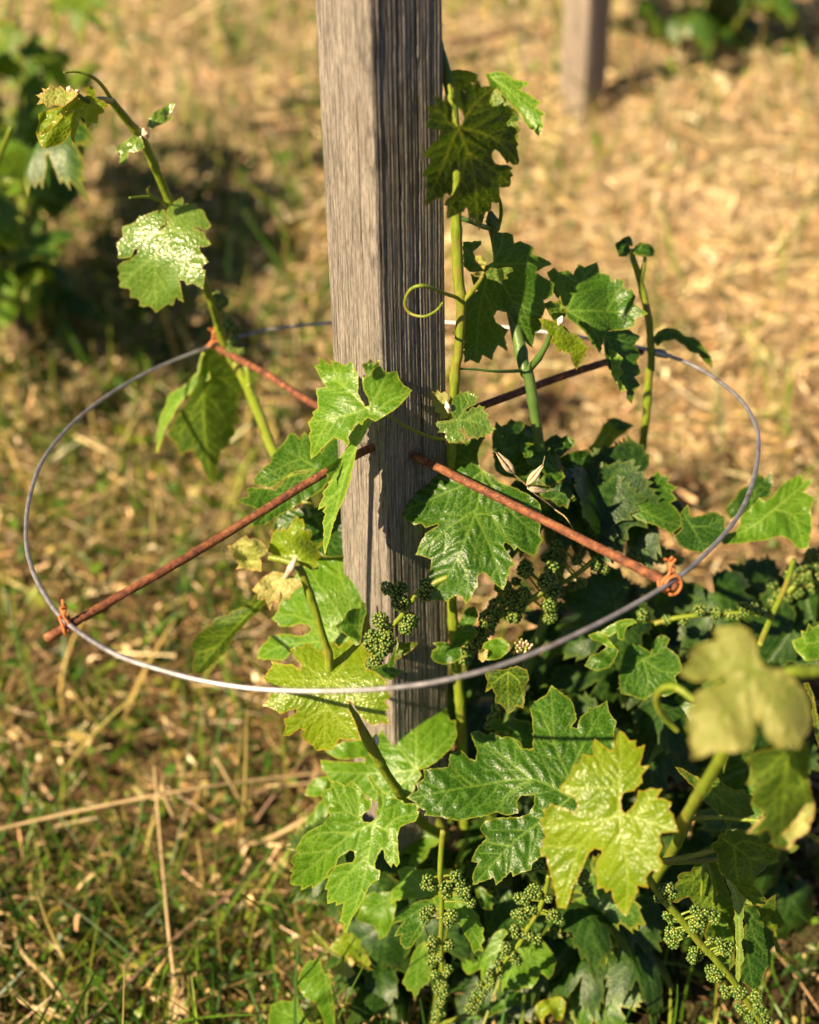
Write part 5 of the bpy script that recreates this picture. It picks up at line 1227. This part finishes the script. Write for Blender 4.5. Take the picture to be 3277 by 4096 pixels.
cluster('Z8', -.30, '1450,60 1430,300 1425,500 1438,700 1432,1000 1440,1200 1440,1380 1430,1520 1400,1700 1380,1800', '1320,480,46 1300,530,42 1350,540,40 1470,530,56 1480,600,50 1560,450,48 1600,500,46 1590,570,44 1650,560,42 1640,620,46 1690,680,44 1290,770,46 1340,740,44 1300,820,42 1470,790,46 1530,780,48 1500,850,44 1360,1000,42 1350,1050,44 1500,1040,46 1370,1160,46 1420,1150,38 1350,1200,40 1500,1250,38 1480,1290,34 1380,1300,40 1430,1350,42 1460,1380,36 1410,1430,44 1460,1460,42 1440,1520,38 1420,1570,42 1395,1640,44 1445,1630,38 1390,1700,44 1370,1760,42', seed=4, label='long hanging flower cluster at the bottom centre')
cluster('Y1', -.29, '850,440 830,560 785,700 720,820 670,900 600,1030 520,1120 460,1200 390,1300 300,1420 200,1600', '730,550,46 690,590,46 750,610,42 600,640,48 650,660,42 700,730,50 750,760,42 570,780,42 620,770,46 620,820,36 900,780,46 940,820,44 870,800,38 560,900,40 570,950,38 650,940,46 690,970,40 750,990,46 490,1060,42 480,1095,36 565,1150,44 580,1190,38 540,1120,36 410,1200,34 430,1240,34 460,1150,32 340,1290,38 330,1340,38 360,1370,36 430,1310,32 260,1390,36 320,1420,34 280,1460,38 220,1470,36 260,1520,36 190,1530,36 240,1560,36 170,1590,42 210,1610,40 720,340,46 780,360,42 690,390,38 850,650,34', seed=5, label='flower cluster curving down left at the bottom centre')
cluster('Y1', -.20, '1160,400 1180,480 1190,560', '1140,450,42 1175,440,34 1160,560,38 1200,590,38 1200,545,36 1110,500,34', seed=6)
cluster('Y2', -.38, '200,380 290,520 380,650 480,760 600,900 700,1030 800,1130 900,1250 1000,1370 1070,1480 1130,1570 1200,1680 1260,1800', '380,560,46 430,550,44 460,600,44 400,620,50 340,640,42 420,660,40 410,790,36 450,830,38 500,820,30 440,920,44 480,940,42 430,990,44 470,1030,44 520,950,36 660,740,44 690,790,40 740,760,34 790,770,42 840,790,40 830,830,38 640,830,42 700,850,46 650,890,46 700,910,36 640,1100,42 690,1090,36 630,1160,44 680,1150,38 790,1000,32 860,1010,34 890,1060,44 940,1050,42 950,1090,36 910,1110,36 790,1260,44 850,1250,42 890,1280,40 800,1320,44 850,1330,38 910,1420,38 920,1470,38 960,1450,30 1020,1420,42 1060,1440,42 1030,1480,40 1180,1460,40 1200,1490,36 1160,1500,34 1030,1580,36 1060,1610,36 1160,1550,42 1200,1570,42 1150,1600,42 1240,1620,36 1230,1650,34 1120,1680,40 1150,1700,38 1250,1700,36 1300,1720,38 1270,1750,36', seed=7, br=.0016, rr=(.0034, .0038, .0030), label='long flower cluster on a yellow green stalk at the lower right')
cluster('Z3', .10, '560,500 640,500 760,500 860,500 910,500', '640,450,34 625,480,34 670,480,34 720,455,34 740,480,30 790,450,34 800,485,34 850,470,34 880,495,32 900,500,28 700,500,28', seed=8, br=.0022)
cluster('Z3', .02, '760,870 900,835 1050,820 1200,810 1390,800', '1280,770,28 1290,800,30 1340,780,30 1370,800,30 1395,810,28 690,820,34 710,840,28 1120,810,36 1030,790,36 1200,820,32 1250,830,24 930,850,32 830,850,28', seed=9, br=.0019)
cluster('Z3', .14, '1800,420 1680,560 1580,650 1500,740 1440,830 1370,930', '1560,580,40 1590,610,40 1580,540,34 1640,600,36 1500,700,40 1470,740,40 1530,720,36 1450,640,30 1680,470,38 1700,520,40 1640,530,30 1720,600,40 1690,650,40 1600,690,34 1740,460,36', seed=10, br=.0024, rr=(.0036, .0034, .0036))
cluster('R3', .31, '975,90 960,60 985,30', '985,0,24 975,40,22 1000,60,24 1020,30,20', seed=11, br=.0015)
cluster('R1', .29, '930,1290 925,1260 915,1245', '915,1245,20 940,1270,22 925,1285,20 965,1370,26 985,1385,24', seed=12, br=.0019)
cluster('Z6', -.06, '330,400 340,300 345,200', '320,230,34 350,260,32 310,280,32 345,215,28 285,300,28 270,350,30', seed=13, br=.0019)

# ------------------------------------------------------------------ dry oat, dead twig, tall dry stalks
def stalk(name, label, cat, pts, radii, mat, group=None, parent=None):
    pth = catmull(pts, 8)
    V, Fc = tube_arrays(pth, np.interp(np.linspace(0, 1, len(pth)), np.linspace(0, 1, len(radii)), radii), 8)
    o = mk(name, V, Fc, M[mat], parent)
    return tag(o, label, cat, group) if parent is None else o
oat = thing('wild_oat', 'dry wild oat with two pale husks in front of the large dark leaf', 'dry grass', G(*S('Z2', 1300, 1300)))
stalk('stalk', None, None, [G(*S('Z2', 1300, 1300)), PP('Z2', 1210, 850, .0), PP('Z2', 1060, 660, -.02), PP('Z2', 930, 560, -.035), PP('Z2', 870, 500, -.04), PP('Z2', 780, 420, -.045)], [.0006, .0006, .0005], 'drystalk', parent=oat)
def husk(a, b, w, parent, ny=9):
    a, b = np.array(a), np.array(b); V = []; ax = b - a; ax_n = ax / np.linalg.norm(ax)
    s = np.cross(ax_n, FWD); s /= np.linalg.norm(s); t = np.cross(ax_n, s)
    for q in (-1, 1):
        path = [a, a + ax * .35 + s * q * w * .5 - FWD * w * .4, a + ax * .7 + s * q * w * .35 - FWD * w * .2, b + s * q * w * .2]
        V_, F_ = tube_arrays(catmull(path, 4), [.0008, .0022, .0020, .0012, .0003], 8)
        mk('husk', V_, F_, M['oat'], parent)
    stalk('awn', None, None, [b, b + ax * .35 + s * w], [.0003, .0002], 'oat', parent=parent)
husk(PP('Z2', 790, 425, -.045), PP('Z2', 672, 280, -.05), .005, oat)
husk(PP('Z2', 875, 500, -.04), PP('Z2', 985, 365, -.045), .004, oat)
husk(PP('Z2', 880, 520, -.038), PP('Z2', 1010, 545, -.03), .003, oat)
tw = Bag()
for q in range(4):
    x0 = 985 + 10 * q
    tw.tube([PP('Z6', x0, 1380, -.10), PP('Z6', x0 - 4 + 5 * q, 1500, -.10), PP('Z6', x0 - 22 + 20 * q, 1655, -.102)], [.0014, .0017, .0020], 7)
tag(tw.build('dead_twig', M['twig']), 'split pinkish dead twig hanging below the near lime leaf', 'twig')

def gp(*a, h=0.0): return G(*S('D', *a), h)
def raised(pts): return [G(*S('D', x, y), h) for x, y, h in pts]
stalk('straw_stalk', 'long pale straw lying slanted across the lower left', 'straw', raised([(-60, 1760, .10), (100, 1722, .12), (250, 1690, .13), (400, 1662, .13), (560, 1640, .11), (720, 1622, .08)]), [.0022, .0022, .0020, .0016], 'drystalk', 'dry stalks on the ground')
dg = thing('dry_grass_clump', 'upright dry grass stem with a pale bundle of sheaths at the bottom left', 'dry grass', G(*S('D', 378, 2150)))
stalk('stem', None, None, raised([(378, 2150, .0), (366, 2050, .06), (355, 1960, .09), (345, 1850, .12), (335, 1740, .14), (325, 1612, .16)]), [.0028, .0022, .0020, .0018, .0014], 'drystalk', parent=dg)
sb = Bag(); r = np.random.default_rng(5)
for q in range(26):
    x = 378 + r.normal(0, 9)
    sb.tube(raised([(x + r.normal(0, 6), 2175, .0), (x * .9 + 37 + r.normal(0, 4), 2110, .03), (372 + r.normal(0, 7), 2035 + r.uniform(0, 60), .055)]), [.0013, .0012, .0004], 6, 3)
sb.build('sheath', M['drystalk'], dg)
stalk('straw_stalk', 'short thick straw piece leaning beside the upright dry stem', 'straw', raised([(342, 1652, .14), (352, 1685, .13), (366, 1718, .115)]), [.0034, .0030, .0026], 'drystalk', 'dry stalks on the ground')
stalk('straw_stalk', 'grey dead stalk running diagonally at the lower left', 'straw', raised([(150, 2190, .03), (260, 2080, .04), (370, 1975, .05), (505, 1868, .05)]), [.0022, .0022, .0018], 'twig', 'dry stalks on the ground')
stalk('straw_stalk', 'orange brown stalk lying left of the low glossy leaf', 'straw', raised([(478, 1785, .02), (560, 1768, .03), (650, 1722, .05)]), [.0022, .0028, .0030], 'drystalk', 'dry stalks on the ground')
stalk('straw_stalk', 'thin straw leaning up left of the fallen long straw', 'straw', raised([(455, 1598, .09), (480, 1640, .06), (515, 1700, .02)]), [.0026, .0020, .0014], 'drystalk', 'dry stalks on the ground')
stalk('straw_stalk', 'dark thin stalk crossing behind the long slanted straw', 'straw', raised([(535, 1735, .02), (565, 1690, .04), (600, 1650, .05)]), [.0014, .0014, .0012], 'twig', 'dry stalks on the ground')
stalk('straw_stalk', 'dull fallen stem just below the long slanted straw near the leaves', 'straw', raised([(560, 1655, .06), (640, 1650, .06), (720, 1640, .05)]), [.0016, .0016, .0014], 'drystalk', 'dry stalks on the ground')
stalk('straw_stalk', 'curved brown stem at the bottom left corner', 'straw', raised([(30, 1960, .02), (50, 2010, .04), (90, 2050, .04), (130, 2100, .03), (180, 2160, .02)]), [.0024, .0022, .0020], 'drystalk', 'dry stalks on the ground')
stalk('straw_stalk', 'lowest crooked straw in the bottom left corner', 'straw', raised([(15, 2075, .02), (50, 2110, .03), (100, 2130, .03), (150, 2150, .02)]), [.0026, .0024, .0020], 'drystalk', 'dry stalks on the ground')
stalk('straw_stalk', 'long blurred straw slanting down the right background slope', 'straw', raised([(1350, 475, .03), (1450, 530, .03), (1540, 610, .03), (1640, 690, .02)]), [.005, .006, .004], 'drystalk', 'blurred straws in the background')
stalk('straw_stalk', 'blurred pale straw across the top right slope', 'straw', raised([(1520, 300, .02), (1640, 295, .02), (1780, 310, .02)]), [.005, .006, .005], 'drystalk', 'blurred straws in the background')
stalk('straw_stalk', 'blurred short straw just behind the left of the post', 'straw', raised([(530, 250, .03), (600, 245, .03), (680, 232, .03)]), [.006, .007, .005], 'drystalk', 'blurred straws in the background')
stalk('straw_stalk', 'blurred thin straw left of the centre, leaning', 'straw', raised([(20, 595, .05), (70, 650, .04), (130, 720, .02)]), [.0035, .004, .003], 'drystalk', 'blurred straws in the background')
stalk('dead_branch', 'dark blurred branch lying behind the post at the top', 'branch', raised([(940, 98, .05), (1000, 82, .05), (1060, 66, .05), (1130, 52, .04)]), [.008, .009, .010], 'bark')
stalk('dead_branch', 'brown branch lying in the shade behind the post, left', 'branch', raised([(540, 278, .02), (610, 268, .03), (690, 270, .03)]), [.007, .008, .008], 'bark')

# ------------------------------------------------------------------ feathery weeds, lower left
def frond(base, tip, parent, w=.010, n=34, r=None, arch=.02):
    b, t = np.array(base), np.array(tip); m = (b + t) / 2 + np.array([0, 0, arch])
    pth = catmull([b, m, t], 12); seg = np.linspace(0, len(pth) - 1, n)
    bag = Bag(); bag.add(*tube_arrays(pth, np.linspace(.0010, .0004, len(pth)), 6))
    T = (t - b) / np.linalg.norm(t - b); s = np.cross(T, [0, 0, 1.0]); s /= np.linalg.norm(s) + 1e-9; u = np.cross(s, T)
    for k in range(1, n):
        i = seg[k]; p = pth[int(i)] * (1 - i % 1) + pth[min(len(pth) - 1, int(i) + 1)] * (i % 1)
        L_ = w * math.sin(math.pi * min(1, (k / n) * .85 + .12)) ** .7
        for a in (0, 1.05, 2.1, 3.14, 4.2, 5.24):
            d = s * math.cos(a) + u * math.sin(a) + T * .7
            e = p + d / np.linalg.norm(d) * L_ * r.uniform(.7, 1.1)
            sd = np.cross(d, T); sd /= np.linalg.norm(sd) + 1e-9
            q = .0007
            bag.add([p - sd * q * .4, (p + e) / 2 - sd * q, e, (p + e) / 2 + sd * q], [(0, 1, 2, 3)])
    return bag
def yarrow(x, y, fr, label, seed):
    r = np.random.default_rng(seed)
    b = G(*S('D', x, y))
    t = thing('yarrow_plant', label, 'weed', b, 'feathery green weeds')
    for (fx, fy, h) in fr:
        e = G(*S('D', fx, fy), h)
        frond(b + np.array([0, 0, .012]), e, t, r=r, n=26, w=.006).build('frond', M['yarrow'], t, smooth=False)
M['yarrow'] = simple('feathery_leaf', (.05, .12, .02), (.10, .19, .04), 200, .5, .1, 500, .4, (.14, .26, .04))
yarrow(362, 2000, [(325, 1870, .06), (368, 1838, .06), (312, 1915, .04), (232, 1955, .03), (240, 2018, .03), (468, 1952, .05), (425, 2110, .02), (510, 1905, .04)], 'feathery green weed round the upright dry stem', 1)
yarrow(205, 1985, [(165, 1830, .05), (190, 1900, .05), (100, 1930, .03), (85, 1960, .03), (255, 2060, .03)], 'feathery green weed left of the upright dry stem', 2)
yarrow(465, 1830, [(468, 1755, .05), (500, 1800, .03), (430, 1790, .03)], 'small feathery weed left of the low glossy leaf', 3)
yarrow(480, 2080, [(520, 2010, .03), (455, 2140, .02), (560, 2100, .02), (420, 2050, .02)], 'low feathery weed at the bottom, right of the pale bundle', 4)
yarrow(600, 1960, [(570, 1900, .03), (640, 1990, .02), (560, 1960, .02)], 'sparse feathery weed below the low glossy leaf', 5)
yarrow(1690, 2080, [(1640, 2060, .04), (1670, 2020, .05), (1720, 2040, .03), (1650, 2120, .02)], 'feathery weed in the bottom right corner', 6)

# ------------------------------------------------------------------ neighbouring vines, out of focus
def bgvine(x, y, leaves, label, seed, trunkh=.25, spread=(.25, .2, .45), mats=('mature', 'fresh', 'dark', 'olive'), group=None, centre=None, shoots=6):
    r = np.random.default_rng(seed)
    z = float(terrain(x, y))
    v = thing('grapevine', label, 'grapevine', (x, y, z), group)
    V, Fc = tube_arrays(catmull([(x, y, z - .05), (x + .02, y + .01, z + trunkh * .5), (x - .01, y, z + trunkh)], 8), [.028, .022, .02], 12)
    mk('trunk', V, Fc, M['bark'], v)
    ends = []
    for k in range(shoots):
        e = np.array([x + r.normal(0, spread[0]), y + r.normal(0, spread[1]), z + trunkh + r.uniform(.1, spread[2])])
        b = np.array([x, y, z + trunkh - .02]); m = (b + e) / 2 + np.array([r.normal(0, .04), r.normal(0, .04), .05])
        p = catmull([b, m, e], 8)
        V, Fc = tube_arrays(p, np.linspace(.006, .003, len(p)), 8); mk('shoot', V, Fc, M['stem'], v); ends.append(p)
    for k in range(leaves):
        p = ends[k % len(ends)]; q = p[r.integers(2, len(p))] + r.normal(0, .045, 3)
        q[2] = max(q[2], z + .05)
        place_leaf(q, (r.normal(-.2, .5), r.normal(-.4, .4), .8), (r.normal(), r.normal(-.5, .6), -.9), r.uniform(.10, .15), v, mats[k % len(mats)], int(r.integers(0, 5)))
    return v
bgvine(-.74, 1.22, 95, 'blurred green grapevine at the upper left edge', 3, trunkh=.14, spread=(.13, .30, .62), shoots=11)
bgvine(.80, 2.45, 70, 'blurred dark green grapevine beside the far post at the top right', 5, trunkh=.10, spread=(.24, .12, .22), shoots=9, mats=('dark', 'dark', 'mature', 'dark'))
